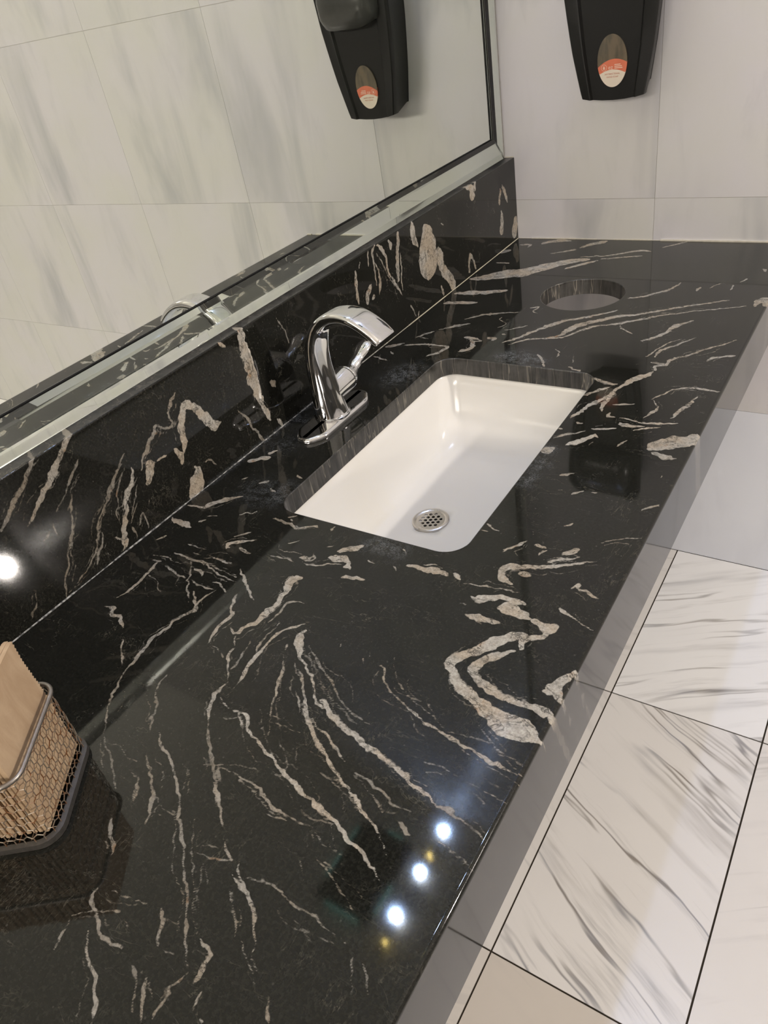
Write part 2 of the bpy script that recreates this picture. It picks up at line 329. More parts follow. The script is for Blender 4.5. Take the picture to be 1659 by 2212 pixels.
# ------------------------------------------------------------------ vein field of the granite
VEINS = []
for rec in """C85:3098,-12298,68 3097,-12428,118 3179,-12519,78 3251,-12611,42 3355,-12662,20 3488,-12767,26 3597,-12856,32 3746,-12987,25 3868,-13058,21;C85:3776,-12973,25 3867,-13016,39 4044,-13101,43 4207,-13145,46 4365,-13188,49;C85:3799,-12959,36 3962,-13057,47 4196,-13138,54 4451,-13199,60 4667,-13248,52 4824,-13278,38 4922,-13313,54 5104,-13365,46 5270,-13399,29;C50:5270,-13399,30 5422,-13418,23 5535,-13435,22 5660,-13481,22 5788,-13539,18;C50:5334,-13386,49 5450,-13404,32;C70:3245,-12687,17 3365,-12800,16 3497,-12901,13;C70:3482,-12976,16 3593,-13079,16 3682,-13166,9;C70:3370,-12751,20 3458,-12851,23 3564,-12961,22 3661,-13048,47;C85:3626,-13026,64 3802,-13181,50 3992,-13328,52 4148,-13434,37 4347,-13532,30 4500,-13603,32 4696,-13686,28 4860,-13758,28 4962,-13799,24 5056,-13861,15 5158,-13950,10;C80:3836,-13165,14 4041,-13258,21 4188,-13325,44 4302,-13381,24 4382,-13419,13;C75:4060,-12367,29 4131,-12389,34 4248,-12522,22 4432,-12641,22 4617,-12703,30 4794,-12762,23 4930,-12790,30 5077,-12810,37 5201,-12828,41 5332,-12830,33 5473,-12857,47 5606,-12875,43 5714,-12884,21 5806,-12879,14;C55:4148,-12217,12 4249,-12363,11 4410,-12500,11 4537,-12568,11 4730,-12650,9 4869,-12680,8;C55:3279,-12459,16 3499,-12618,15 3713,-12713,15 3910,-12857,15 4071,-12957,18 4221,-12984,15 4353,-13005,15;C55:5258,-12589,9 5427,-12687,9 5602,-12753,11 5770,-12816,10;C55:5247,-12881,7 5446,-12912,9 5786,-12968,7;C55:5399,-13139,7 5566,-13155,9 5789,-13159,7;C50:4542,-13458,27 4699,-13484,23 4862,-13525,32 5041,-13571,19 5158,-13551,10;C50:4808,-13591,16 4889,-13628,28 4953,-13654,9;C50:5080,-13665,22 5162,-13679,40 5236,-13714,18;C50:5457,-13673,8 5647,-13714,9 5785,-13760,15;C50:5004,-13127,9 5142,-13102,14 5317,-13119,14;C85:2828,-13366,19 2947,-13423,16 3044,-13432,13 3126,-13426,21 3208,-13409,24 3302,-13492,43 3381,-13558,35 3496,-13584,27 3651,-13648,40 3814,-13702,34 3971,-13755,45 4137,-13800,47 4283,-13849,35 4363,-13860,27 4438,-13890,48 4549,-13901,32 4657,-13911,29;C85:3134,-13423,19 3208,-13494,28 3281,-13564,19;C85:4371,-13850,46 4493,-13890,64 4616,-13904,35 4748,-13965,44 4881,-14000,37 5019,-14050,40 5137,-14105,29 5228,-14153,16;C70:2758,-13192,23 2748,-13243,32 2737,-13318,51 2772,-13415,45 2828,-13522,45 2920,-13630,23;C42:2920,-13630,23 2995,-13720,31 3125,-13822,39 3269,-13929,41 3374,-14029,29 3503,-14113,25;C42:3235,-14003,17 3392,-13927,14;C42:3385,-13987,43 3496,-14062,28;C65:3447,-14098,26 3551,-14166,48 3681,-14264,26 3798,-14362,18;C65:3897,-14442,14 4000,-14515,33 4080,-14535,19;C65:4141,-14524,17 4270,-14616,20 4351,-14670,23;C65:4150,-14600,26 4250,-14646,31 4362,-14683,38 4463,-14760,32 4563,-14850,29 4645,-14945,20 4690,-15022,13;C80:2516,-12836,69 2523,-12909,46 2596,-12977,35 2698,-13101,14 2758,-13192,18;C80:2390,-12684,22 2483,-12800,18;C85:2488,-11628,119 2421,-11670,146 2438,-11786,103 2491,-11943,91 2524,-12104,69 2503,-12254,89 2482,-12402,80 2418,-12524,54 2382,-12621,49 2355,-12659,25 2258,-12580,28;C65:2754,-12313,20 2741,-12426,19 2736,-12533,24 2732,-12639,26 2793,-12765,15;C65:2846,-11969,15 2651,-12022,39 2629,-12145,25 2623,-12369,20;C80:3037,-12218,31 2966,-12302,41 2861,-12374,37 2822,-12496,39 2817,-12602,32 2827,-12750,54 2821,-12876,57 2845,-13035,50 2878,-13161,25 2882,-13228,13;C70:3067,-12643,11 3146,-12755,17 3217,-12843,29 3247,-12947,40 3305,-13057,35 3374,-13180,28 3416,-13269,17 3490,-13383,10 3595,-13497,8;C70:3034,-12532,40 3054,-12599,28;C50:3655,-13448,7 3842,-13594,9 3953,-13709,9;C50:3300,-13281,8 3473,-13473,12;C50:3439,-13322,14 3568,-13304,10 3733,-13309,8;C50:3504,-13376,10 3646,-13350,10 3848,-13356,8;C50:2614,-12639,17 2674,-12867,22 2684,-13035,27;C50:2108,-12938,11 2266,-12895,11 2504,-12968,14;C50:3247,-12464,14 3382,-12528,17 3610,-12666,13 3838,-12812,13 4042,-12935,16 4247,-12985,13;C80:1949,-12167,45 2027,-12283,37 2075,-12378,27 2149,-12418,52 2141,-12520,57 2142,-12657,60 2161,-12784,42 2188,-12877,22;C80:1710,-11766,20 1885,-11919,38 2042,-12039,37 2222,-12172,26;C75:594,-12110,47 635,-12261,48 658,-12448,51 639,-12647,46 613,-12782,17;C75:1696,-12181,19 1624,-12332,30 1630,-12449,39 1638,-12620,40 1587,-12756,35 1585,-12910,50 1565,-13069,55 1574,-13226,55 1619,-13387,54 1626,-13510,25 1648,-13599,19;C75:1648,-13599,18 1698,-13722,34 1746,-13819,27 1854,-13954,18 2007,-14103,20;C40:2007,-14103,19 2247,-14284,15 2530,-14462,20 2670,-14562,14;C40:2223,-13657,33 2312,-13785,33 2390,-13901,38 2474,-13978,16;C40:2113,-13389,18 2148,-13517,21 2215,-13649,20;C85:591,-12943,28 738,-12927,53 788,-12995,54 914,-13014,47 1030,-13065,60 1095,-13108,25;C85:1243,-13237,35 1348,-13351,25 1446,-13413,25 1550,-13519,22;C75:678,-11870,34 915,-11898,29 1167,-11916,24 1421,-11946,23 1668,-11975,19 1817,-11962,13;C75:751,-12115,31 941,-12155,35 1168,-12193,22;C75:1133,-12029,28 1261,-12043,50 1338,-12093,19;C75:1522,-12081,20 1602,-12080,23 1703,-12101,35 1824,-12174,22;C75:1422,-12293,27 1569,-12415,39 1673,-12548,37 1601,-12664,30;C75:890,-11753,13 1198,-11770,15 1389,-11762,21 1556,-11762,20;C75:1250,-12176,22 1447,-12206,24 1667,-12178,20;C75:512,-12005,16 659,-11999,25 795,-12013,14;C75:970,-11893,17 1138,-12092,21 1319,-12274,20 1513,-12468,15;C75:642,-12324,13 844,-12372,12 1056,-12475,11;C70:1277,-11516,56 1223,-11519,56;C70:1412,-11446,28 1595,-11496,18;C55:2544,-13934,12 2670,-14020,23 2821,-14087,26 2972,-14169,28 3111,-14252,31 3269,-14354,33 3347,-14421,20;C50:3294,-14388,30 3451,-14515,26 3577,-14627,29 3711,-14746,21 3848,-14856,24 3982,-14978,24 4112,-15092,30 4182,-15178,27 4263,-15270,22 4321,-15305,12;C50:2649,-14170,18 2776,-14265,29 2924,-14381,26 3040,-14468,35 3174,-14611,23;C50:2798,-14387,21 2855,-14488,33 2918,-14583,26;C50:2963,-14410,31 3107,-14529,36 3199,-14665,29;C40:2184,-14231,9 2339,-14239,9 2460,-14282,9 2638,-14274,9;C40:3061,-14458,10 3230,-14497,10 3370,-14512,8;C40:2635,-14353,8 2805,-14384,8;C60:3373,-13974,12 3515,-13951,15 3639,-13955,17 3765,-13965,22 3899,-13988,35 4027,-14029,32 4141,-14056,27 4264,-14053,16 4372,-14055,13;C60:4074,-14107,13 4132,-14111,19 4240,-14089,14;C50:4317,-14055,22 4470,-14043,17 4576,-14094,14 4679,-14114,8;C50:2857,-14793,27 2958,-14877,44 3088,-14963,36 3142,-15020,19;C50:4227,-13593,15 4439,-13655,15 4658,-13707,15 4742,-13731,14;C55:3248,-15270,29 3287,-15346,47 3398,-15381,27 3491,-15424,37 3552,-15464,28 3653,-15463,27 3747,-15456,30 3812,-15447,19;C55:3380,-15210,12 3553,-15176,12 3716,-15138,9;C55:3249,-15479,10 3431,-15364,13 3598,-15284,10;C55:3262,-15510,17 3295,-15620,21 3326,-15745,16;C65:3451,-15500,23 3552,-15570,23 3654,-15652,30 3753,-15681,35 3844,-15745,28 3929,-15824,32 3981,-15887,23;C50:3832,-15095,20 3907,-15165,31 3976,-15253,31 4034,-15318,17;C50:3671,-15291,13 3776,-15361,16;C60:4265,-15098,23 4357,-15135,33 4425,-15182,34 4444,-15271,63 4456,-15329,49 4456,-15384,17;C60:4530,-15383,24 4544,-15452,27 4552,-15493,13;C60:4632,-15509,38 4658,-15515,38;C55:4353,-15337,14 4352,-15402,20 4301,-15462,21 4342,-15502,24 4337,-15582,21 4343,-15670,17;C55:4098,-15509,25 4175,-15579,38 4235,-15654,29 4276,-15722,26;C38:3941,-15496,45 3983,-15523,38 4062,-15561,21 4150,-15639,23 4182,-15699,24;C38:4160,-15523,11 4264,-15576,11;C38:5359,-14674,22 5401,-14763,15 5463,-14868,12;C38:5451,-14673,21 5555,-14817,12;C38:3903,-15149,7 4069,-15124,7;C38:4049,-15310,11 4208,-15283,11;C50:4241,-14727,14 4341,-14825,17 4436,-14918,17 4482,-14981,10;C50:4547,-14981,9 4705,-15063,12 4820,-15137,9;C50:4970,-15170,13 5027,-15274,30 5054,-15295,28;C50:3724,-14657,17 3828,-14634,24 3954,-14610,21 4086,-14542,18;C50:4280,-14601,17 4408,-14563,16 4551,-14574,18 4685,-14605,18 4820,-14615,21 4952,-14598,21 5075,-14628,12 5173,-14627,12 5268,-14625,11;C50:3533,-14451,12 3640,-14573,11 3765,-14698,14 3963,-14874,14 4109,-15021,13 4209,-15076,12;C50:4675,-14227,13 4791,-14266,16 4913,-14318,19 5030,-14368,16 5144,-14416,9;C50:4571,-14322,9 4691,-14434,8;C90:4453,-11176,56 4542,-11171,129 4660,-11090,100 4772,-11044,86 4906,-11051,120 5014,-11053,81;C90:4772,-11185,138 4875,-11173,195 5017,-11204,148 5139,-11242,72;C90:5167,-11259,64 5242,-11242,91 5359,-11278,142 5436,-11245,63;C90:5374,-11315,87 5348,-11397,74 5234,-11461,65 5195,-11534,69 5222,-11618,92;C90:5189,-11452,94 5103,-11489,140 5033,-11562,141 4952,-11654,149 4876,-11757,148 4795,-11848,133 4721,-11949,140 4701,-12053,126 4784,-12149,104 4872,-12238,112 4964,-12297,126 5095,-12359,116 5238,-12413,147 5416,-12469,213 5570,-12486,232 5706,-12510,191 5780,-12518,95;C85:5182,-11664,58 5085,-11761,83 4982,-11847,87 4914,-11958,95 4924,-12059,80 5026,-12142,97 5148,-12188,114 5278,-12214,103 5400,-12230,92 5526,-12220,84 5654,-12219,114 5753,-12241,111 5799,-12310,67;C85:4524,-11404,43 4590,-11400,78 4681,-11407,105 4808,-11398,74 4878,-11389,26;C85:5780,-11661,31 5745,-11765,98 5696,-11875,140 5643,-11973,128 5592,-11984,67;C85:5687,-11989,102 5761,-12015,93 5793,-12072,41;C80:5336,-10652,26 5375,-10588,59 5385,-10642,35 5500,-10648,38 5591,-10673,43 5653,-10678,16;C80:5329,-10951,22 5390,-11001,67 5467,-11043,24 5603,-11088,15 5777,-11141,14;C80:5450,-10159,19 5172,-10338,50 4937,-10465,70 4745,-10542,90 4590,-10604,138 4572,-10714,97 4650,-10784,95 4733,-10817,66;C80:4952,-10339,26 5080,-10270,39 5223,-10186,26;C80:3564,-10976,80 3714,-10970,91 3862,-10964,110 3979,-10952,102 4055,-10957,46;C80:4099,-10904,40 4179,-10941,49 4231,-10971,14;C80:3713,-10881,37 3862,-10876,31;C80:4771,-10651,91 4879,-10641,60;C85:2869,-10896,77 2829,-10944,116 2751,-11008,97 2657,-11084,45;C85:2640,-11215,89 2748,-11179,130 2866,-11174,75 2899,-11256,70 2969,-11306,47;C85:2970,-11459,57 3076,-11410,61 3190,-11376,27;C70:2281,-11323,39 2398,-11310,63 2419,-11236,30;C70:2378,-11383,16 2578,-11383,23 2712,-11298,24 2825,-11254,24;C70:3420,-11064,28 3494,-11111,28;C70:3358,-10739,16 3433,-10807,16;C70:3082,-11073,24 3215,-11099,24;C70:2479,-11080,32 2548,-11036,19;C70:1826,-10838,24 1901,-10865,43 1973,-10819,35 2077,-10780,44 2160,-10785,17;C70:2294,-10735,39 2315,-10674,33;C75:4461,-10375,25 4488,-10302,33 4556,-10228,27 4624,-10107,16;C75:4581,-10328,19 4622,-10374,19;C75:4728,-10115,40 4842,-10102,29;C75:4813,-10269,24 4842,-10196,32 4887,-10163,17;C75:5069,-10184,54 5152,-10106,43;C75:4956,-10379,16 5056,-10295,33 5207,-10205,22;C75:4091,-9994,15 4198,-10039,26 4266,-10047,17;C75:4023,-10121,25 4139,-10094,25;C75:4610,-9934,29 4646,-9969,20;C75:4270,-11019,16 4465,-10969,21 4640,-10925,20 4875,-10898,15;C75:4479,-10877,20 4540,-10881,24;C65:3859,-12374,30 3910,-12434,20;C65:3888,-12264,21 3911,-12315,24;C65:3555,-12262,26 3573,-12317,19;C65:4414,-11295,24 4452,-11292,24;C85:3946,-6173,44 4086,-6219,68 4255,-6282,72 4374,-6278,49;C85:4751,-5811,42 4671,-5939,108 4561,-6046,142 4484,-6250,95 4421,-6421,53 4383,-6659,76 4293,-6808,78 4212,-6977,77 4187,-7105,62 4164,-7231,81 4111,-7340,54 4103,-7412,23;C85:4426,-6648,49 4394,-6829,64 4387,-6977,59 4453,-7101,27;C85:3990,-6765,46 4097,-6660,61 4188,-6508,62 4296,-6402,47;C85:4453,-7582,34 4594,-7540,51 4745,-7464,34;C85:4740,-7318,49 4867,-7370,102 4991,-7355,67 5095,-7346,33;C85:4726,-7209,26 4834,-7200,33 4954,-7233,23;C85:4980,-7248,43 5143,-7222,59 5343,-7185,42 5478,-7146,21;C85:4984,-7467,33 5146,-7375,41 5289,-7289,24;C70:4561,-7117,57 4570,-7208,56 4659,-7205,43;C70:4237,-7489,102 4286,-7497,47;C70:4022,-7711,81 4092,-7713,32;C70:4068,-7941,31 4180,-7819,49 4307,-7737,41 4394,-7666,25;C70:4921,-7930,40 4953,-7837,29 4986,-7744,17;C70:4048,-8310,95 4110,-8269,137 4167,-8188,43;C92:4304,-8082,73 4395,-7969,125 4485,-7856,79 4554,-7740,81 4608,-7767,45;C75:4530,-6889,28 4670,-6826,46 4790,-6778,23;C75:5015,-6635,25 5126,-6794,25 5104,-6940,50 5008,-7127,20;C75:4988,-6618,28 5072,-6449,38 5214,-6239,35 5407,-6138,39 5587,-6166,55 5758,-6169,55;C75:5505,-6357,33 5496,-6574,53 5423,-6780,63 5384,-6951,50 5348,-7051,24;C75:5295,-7873,159 5379,-7745,222 5511,-7643,317 5661,-7535,312 5788,-7413,212;C75:5377,-7946,100 5530,-7995,118 5665,-7990,58;C65:4454,-8793,36 4540,-8745,43 4627,-8697,29;C65:5629,-8414,23 5635,-8502,15;C65:4772,-9104,23 4807,-9039,36 4858,-8985,19;C65:4570,-9086,34 4619,-9051,34;C65:4894,-9701,29 4978,-9621,35;C65:4941,-8992,27 5009,-8961,20;C65:5607,-9163,16 5672,-9074,33 5757,-8994,29;C65:4074,-9990,24 4178,-10033,19;C65:4623,-9946,37 4649,-9983,18;C65:5351,-9824,14 5501,-9736,17 5659,-9676,17 5780,-9615,17;C75:4720,-10127,28 4830,-10115,38 4874,-10128,15;C75:5061,-10175,31 5126,-10105,47 5191,-10035,66 5194,-10093,28 5103,-10188,26;C75:4968,-10357,21 5064,-10275,42 5168,-10214,27 5257,-10162,11;C75:4450,-10353,33 4516,-10282,37 4553,-10191,26 4631,-10099,16;C75:4803,-10275,23 4835,-10173,27;C88:53,-2571,47 325,-2482,283 661,-2254,472 1029,-2101,511 1265,-1851,376 1530,-1563,341 1791,-1367,262 2111,-1223,119;C88:1839,-1814,80 2026,-1549,127 2302,-1297,88;C88:109,-3371,106 422,-3295,209 776,-3224,233 1127,-3072,85;C88:157,-3872,143 384,-3807,159 779,-3745,97;C88:15,-970,175 118,-835,275;C88:199,-1608,69 494,-1604,69;C70:761,-4980,36 955,-4811,73 1142,-4706,37;C70:939,-4546,36 1205,-4271,75 1533,-4123,56 1840,-4025,37;C70:1945,-3824,57 2070,-3757,39 2072,-3940,28 2178,-4012,33;C70:1611,-4291,23 1597,-4427,22 1815,-4563,22 1713,-4754,30;C75:2099,-5336,35 2298,-4974,71 2466,-4694,86 2637,-4410,109 2874,-4196,83 3178,-3971,66 3519,-3652,49;C75:2673,-5018,47 2918,-4849,71 2991,-4592,136 3113,-4363,164 3347,-4153,111 3581,-3942,98 3924,-3755,66 4201,-3581,65 4609,-3300,49 5186,-2950,49;C75:2231,-5387,29 2429,-5108,48 2979,-4916,47 3198,-4592,72 3447,-4341,63 3704,-4211,64 3997,-3993,62 4340,-3725,48 4812,-3478,41 5258,-3278,32 5503,-3155,32;C75:3748,-4244,27 3829,-4390,35 4060,-4557,41;C70:3485,-3120,37 3757,-2987,71 3969,-2771,65 4096,-2613,67 4207,-2265,36;C70:4277,-4803,52 4438,-4619,70 4589,-4283,84 4636,-4117,128 4753,-3977,51 4841,-3841,25;C70:4636,-5300,38 4662,-5084,65 4764,-4919,57 4894,-4747,47 5044,-4533,23;C70:4498,-5332,38 4579,-5102,29 4698,-4788,33 4857,-4608,25;C70:4638,-5506,62 4845,-5524,75 4881,-5347,52 5081,-5131,46 5300,-4874,46 5633,-4484,23;C70:5400,-5295,57 5448,-5150,60 5719,-5021,51;C70:4773,-5773,44 4729,-5619,48 4880,-5549,51;C65:4572,-2640,44 4591,-2452,62;C65:5093,-2522,29 5091,-2293,29;C65:5172,-2143,24 5259,-1943,49;C65:4761,-2476,24 4888,-2179,25;C65:5418,-1440,76 5508,-1578,47;C65:5618,-3136,63 5658,-2878,152 5737,-2823,137 5761,-3113,60;C65:2861,-5629,51 3022,-5812,46 3132,-5999,31;C65:3055,-5363,34 3158,-5452,25 3194,-5628,27;C65:3421,-5540,18 3523,-5766,24;C65:3499,-5911,40 3731,-6026,49;C75:1724,-5171,140 1844,-5188,107 1846,-5269,48;C75:1892,-4972,39 1978,-4997,78;C75:1503,-5779,111 1635,-5672,86 1594,-5442,67 1377,-5242,81 1589,-5281,68;C75:247,-439,105 477,-425,96 513,-616,32;C75:722,-346,108 1003,-135,194 1313,-118,103;C75:1444,-802,124 1610,-667,99;C75:1691,-539,69 1898,-277,219 2106,-139,128;C75:1909,-1124,49 2529,-898,60 2964,-632,96 3212,-672,53;C75:3374,-427,43 3735,-49,53;C75:1151,-946,51 1444,-802,51;C75:2349,-1202,59 2702,-1057,59 3127,-908,58;C75:1872,-4851,34 2009,-4740,42 2197,-4577,33;C75:432,-5407,52 525,-5253,64 633,-5122,33;C75:478,-5397,26 681,-5436,26;C75:685,-5030,23 923,-4901,29 1101,-4757,23;C75:68,-5933,88 211,-5824,110 331,-5720,55;C75:373,-5789,52 656,-5703,61 938,-5669,56 1196,-5690,61 1192,-5816,84 1101,-5960,107 991,-6068,50;C75:260,-6071,23 384,-6145,29;C75:39,-6298,42 268,-6371,44 407,-6388,32;C75:1340,-5222,36 1496,-5243,63 1685,-5333,23 1545,-5387,65 1572,-5534,34 1672,-5637,57 1590,-5753,78 1486,-5826,40;C75:1734,-5143,67 1853,-5170,84 1887,-5265,35;C88:57,-11047,38 216,-11008,50 331,-10984,51 371,-10882,113 466,-10777,112 572,-10686,67 689,-10591,30;C88:155,-9840,102 261,-9764,126 389,-9682,100;C88:300,-9608,69 377,-9480,86;C88:49,-11345,51 221,-11349,120 383,-11372,96 480,-11402,41;C88:502,-11245,69 578,-11184,49;C88:221,-11774,14 279,-11672,70;C88:369,-10260,40 439,-10198,32;C88:1253,-11547,56 1229,-11466,80 1308,-11389,49 1445,-11321,42 1535,-11257,18;C70:738,-10228,77 807,-10167,62;C70:948,-10320,38 1064,-10334,53;C70:1106,-9934,39 1223,-9950,28;C70:1199,-11323,26 1275,-11240,39 1342,-11174,26;C70:1406,-11458,22 1511,-11507,25 1629,-11505,23;C70:1427,-10838,15 1534,-10847,36 1722,-10842,39 1872,-10881,38 1980,-10809,29 2124,-10787,16;C70:1587,-10763,20 1707,-10670,20;C70:1673,-10780,69 1701,-10785,46;C70:2311,-10763,33 2302,-10689,24;C70:961,-10943,28 1045,-10862,21 1118,-10768,14;C70:526,-11102,17 654,-11038,17;C70:1960,-11199,24 2047,-11076,18;C70:1872,-11263,14 1980,-11339,17 2128,-11296,15 2257,-11289,19;C70:2274,-11340,24 2375,-11328,35 2476,-11288,23 2376,-11214,21;C65:712,-11649,23 851,-11657,23 1024,-11651,14;C65:668,-11865,30 903,-11892,26 1148,-11884,23 1304,-11866,19;C65:490,-12100,23 635,-12087,28;C65:410,-12026,15 565,-11995,19 762,-12007,17;C65:1097,-11831,16 1296,-11753,20 1532,-11746,14;C65:1214,-11901,13 1478,-11896,17 1768,-11904,13;C65:1904,-11470,15 2103,-11435,24 2265,-11442,22;B75:-11987,1844,35 -12133,1722,55 -12331,1579,75 -12516,1431,99 -12699,1337,74 -12871,1212,49 -13041,1087,29;B50:-12494,1807,23 -12644,1695,47 -12880,1537,60 -13075,1408,69 -13298,1222,55;B45:-12170,1426,26 -12318,1275,31 -12444,1193,21;B45:-11548,1183,23 -11752,1024,41 -11955,867,40 -12088,722,29 -12288,505,23;B50:-12397,1110,27 -12484,981,27 -12548,813,34 -12636,661,31 -12724,551,47 -12788,467,23 -12822,359,24 -12941,251,28 -12991,154,30 -13034,26,22;B50:-12202,1412,19 -12311,1279,23 -12515,1127,27 -12685,1038,27;B50:-13553,69,23 -13484,145,27 -13386,196,18 -13332,376,10;B50:-12861,893,27 -12960,819,49;B50:-12777,937,35 -12812,750,24;B60:-10544,1444,37 -10683,1374,64 -10774,1252,32 -10771,1104,39 -10905,1122,25 -10994,1231,31 -11063,1155,49 -11245,1059,49 -11373,932,37 -11440,826,25;B95:-10738,694,104 -10665,773,87 -10663,984,111 -10573,1141,128 -10480,1266,129 -10335,1174,117 -10280,1040,142 -10188,898,172 -10103,726,153 -9988,709,60;B95:-10849,776,54 -10790,663,109 -10825,545,47;B90:-11278,843,138 -11346,736,113 -11425,605,63;B90:-11187,816,39 -11017,802,34;B90:-11541,955,35 -11573,888,53 -11637,754,77 -11758,656,100 -11817,584,66 -11848,469,49 -11951,382,100 -12018,268,78 -12050,151,126 -12066,68,92 -12127,43,28;B90:-12175,292,18 -12068,165,36;B97:-10653,349,93 -10638,219,184 -10723,128,275 -10810,63,245 -10888,17,108;B55:-11654,1069,17 -11816,979,30 -11915,872,30 -12040,759,26 -12206,655,30 -12296,520,33 -12403,350,34 -12502,242,22 -12667,141,26 -12828,87,17 -12979,50,17;B55:-12287,445,20 -12320,332,30 -12436,237,39 -12519,116,30;B55:-11736,950,17 -11836,841,30 -11901,731,25 -11931,596,17 -12007,514,30 -12012,380,16;B55:-11810,647,27 -11877,558,23 -11982,541,17;B55:-11661,337,21 -11654,191,30 -11675,63,22;B55:-11660,313,24 -11782,189,29;B55:-11884,240,39 -11870,111,29 -11885,26,17;B55:-12028,641,17 -12077,541,17;B55:-11498,411,18 -11522,334,23;B55:-12327,175,18 -12292,101,18;B55:-11570,687,18 -11662,546,23 -11809,395,23;B55:-11658,451,19 -11755,404,23 -11885,288,23;B90:-9140,1736,190 -9181,1535,164 -9157,1285,210 -9168,1044,228 -9154,752,168 -9136,515,110 -9065,343,123 -9060,238,95;B90:-9593,1721,84 -9513,1628,68;B90:-8822,777,145 -8791,679,73;B90:-8922,162,72 -8876,31,73;B60:-9640,691,29 -9514,524,51 -9461,330,46 -9358,135,52 -9297,-3,74;B60:-8410,1587,28 -8280,1317,38 -8260,1119,33;B60:-9320,2080,18 -9347,1924,22;B60:-10483,315,25 -10366,307,33 -10303,169,24;B85:-6291,1525,77 -6340,1398,91 -6382,1226,62 -6394,1039,75 -6396,975,34;B85:-5661,1727,100 -5739,1661,74 -5745,1454,51 -5764,1269,51 -5788,1062,37;B85:-5590,1704,76 -5473,1570,82 -5411,1379,68 -5384,1196,52 -5275,1001,42 -5163,802,43 -5049,596,25;B85:-5716,1486,26 -5651,1250,42 -5675,1041,77 -5741,890,62;B85:-5952,1168,50 -6099,1009,184 -6119,886,131;B85:-5901,953,126 -5955,908,70;B80:-4899,1719,104 -4944,1563,89 -5009,1412,105 -5041,1227,122 -5093,1046,114 -5115,897,89;B80:-4932,1386,24 -4942,1125,41 -5008,924,33 -5019,700,32;B80:-5245,1662,43 -5194,1561,104 -5198,1477,38;B80:-5628,1581,18 -5458,1223,18 -5293,941,17 -5109,689,17;B92:-4409,1715,125 -4427,1569,177 -4389,1380,142 -4308,1264,92;B92:-3990,1519,199 -3958,1374,329 -3936,1185,577 -3979,1016,734 -4017,866,681 -4131,789,319;B92:-3608,959,256 -3564,730,245 -3467,501,200 -3310,294,217 -3147,81,192 -3163,10,156;B92:-2313,1730,68 -2055,1682,163 -2030,1534,250 -2022,1437,102;B92:-1856,1722,135 -1934,1602,104;B75:-669,1355,65 -572,1177,124 -450,938,98;B75:-772,1283,85 -829,1123,98 -852,977,61;B75:-786,803,96 -788,595,189 -876,437,214 -886,374,125;B75:-86,513,134 -146,314,270 -208,114,298;B75:-2361,435,143 -2448,286,88 -2461,84,75;B75:-2361,435,99 -2253,269,59 -2180,61,92;B75:-3631,240,45 -3604,28,81;B75:-4855,330,31 -4695,71,38;B75:-4566,115,35 -4632,44,44;B75:-6125,233,54 -6043,103,55;B75:-5860,1702,51 -5924,1476,44;B75:-6144,1636,35 -6196,1532,28;B75:-3408,1382,22 -3326,1311,22""".split(';'):
    head, body = rec.split(':')
    VEINS.append((head[0], int(head[1:])/100.0, [tuple(float(x)*1e-4 for x in p.split(',')) for p in body.split()]))
def refine(pts, rnd):
    out = []; n = len(pts)
    for i in range(n-1):
        p0, p1, p2, p3 = (np.array(pts[max(i-1, 0)]), np.array(pts[i]), np.array(pts[i+1]), np.array(pts[min(i+2, n-1)]))
        m = max(1, min(14, int(math.dist(p1[:2], p2[:2])/0.0035)))
        for k in range(m):
            t = k/m; q = 0.5*((2*p1) + (p2-p0)*t + (2*p0-5*p1+4*p2-p3)*t*t + (3*p1-p0-3*p2+p3)*t**3)
            w_ = p1[2] + (p2[2]-p1[2])*t
            j = min(0.0011, 0.0004 + 0.12*w_)
            out.append((q[0] + rnd.gauss(0, j*0.6), q[1] + rnd.gauss(0, j*0.6), w_*rnd.uniform(0.74, 1.08)))
    out.append(tuple(pts[-1]))
    m = len(out); k = max(1, min(3, m//5))
    for i in range(min(k, m)):
        f = 0.5 + 0.5*i/k
        out[i] = (*out[i][:2], out[i][2]*f); out[m-1-i] = (*out[m-1-i][:2], out[m-1-i][2]*f)
    return out
def ghosts(veins, rnd):
    res = []
    for s_, t_, p_ in veins:
        L = sum(math.dist(a[:2], b[:2]) for a, b in zip(p_, p_[1:]))
        if L < 0.03: continue
        for _ in range(1 + (L > 0.09) + (L > 0.2)):
            a = rnd.uniform(0, 0.6); b = rnd.uniform(a + 0.25, 1.0); off = rnd.choice((-1, 1))*rnd.uniform(0.003, 0.010); n = len(p_); i0, i1 = int(a*n), max(int(a*n) + 3, int(b*n))
            seg = p_[i0:i1]
            if len(seg) < 3: continue
            q = []; ph = rnd.uniform(0, 6)
            for i, (x, y, w_) in enumerate(seg):
                x0, y0, _w = seg[max(i-1, 0)]; x1, y1, _w = seg[min(i+1, len(seg)-1)]; l = math.hypot(x1-x0, y1-y0) + 1e-9
                o = off*(1 + 0.5*math.sin(ph + i*0.35)); q.append((x - (y1-y0)/l*o, y + (x1-x0)/l*o, rnd.uniform(0.0004, 0.0013)))
            res.append((s_, rnd.uniform(0.22, 0.42), q))
    return res
_r = random.Random(3); VEINS = [(s_, t_, refine(p_, _r)) for s_, t_, p_ in VEINS]; VEINS = ghosts(VEINS, _r) + VEINS
DM = 0.008                                  # 1 unit of the field = 8 mm
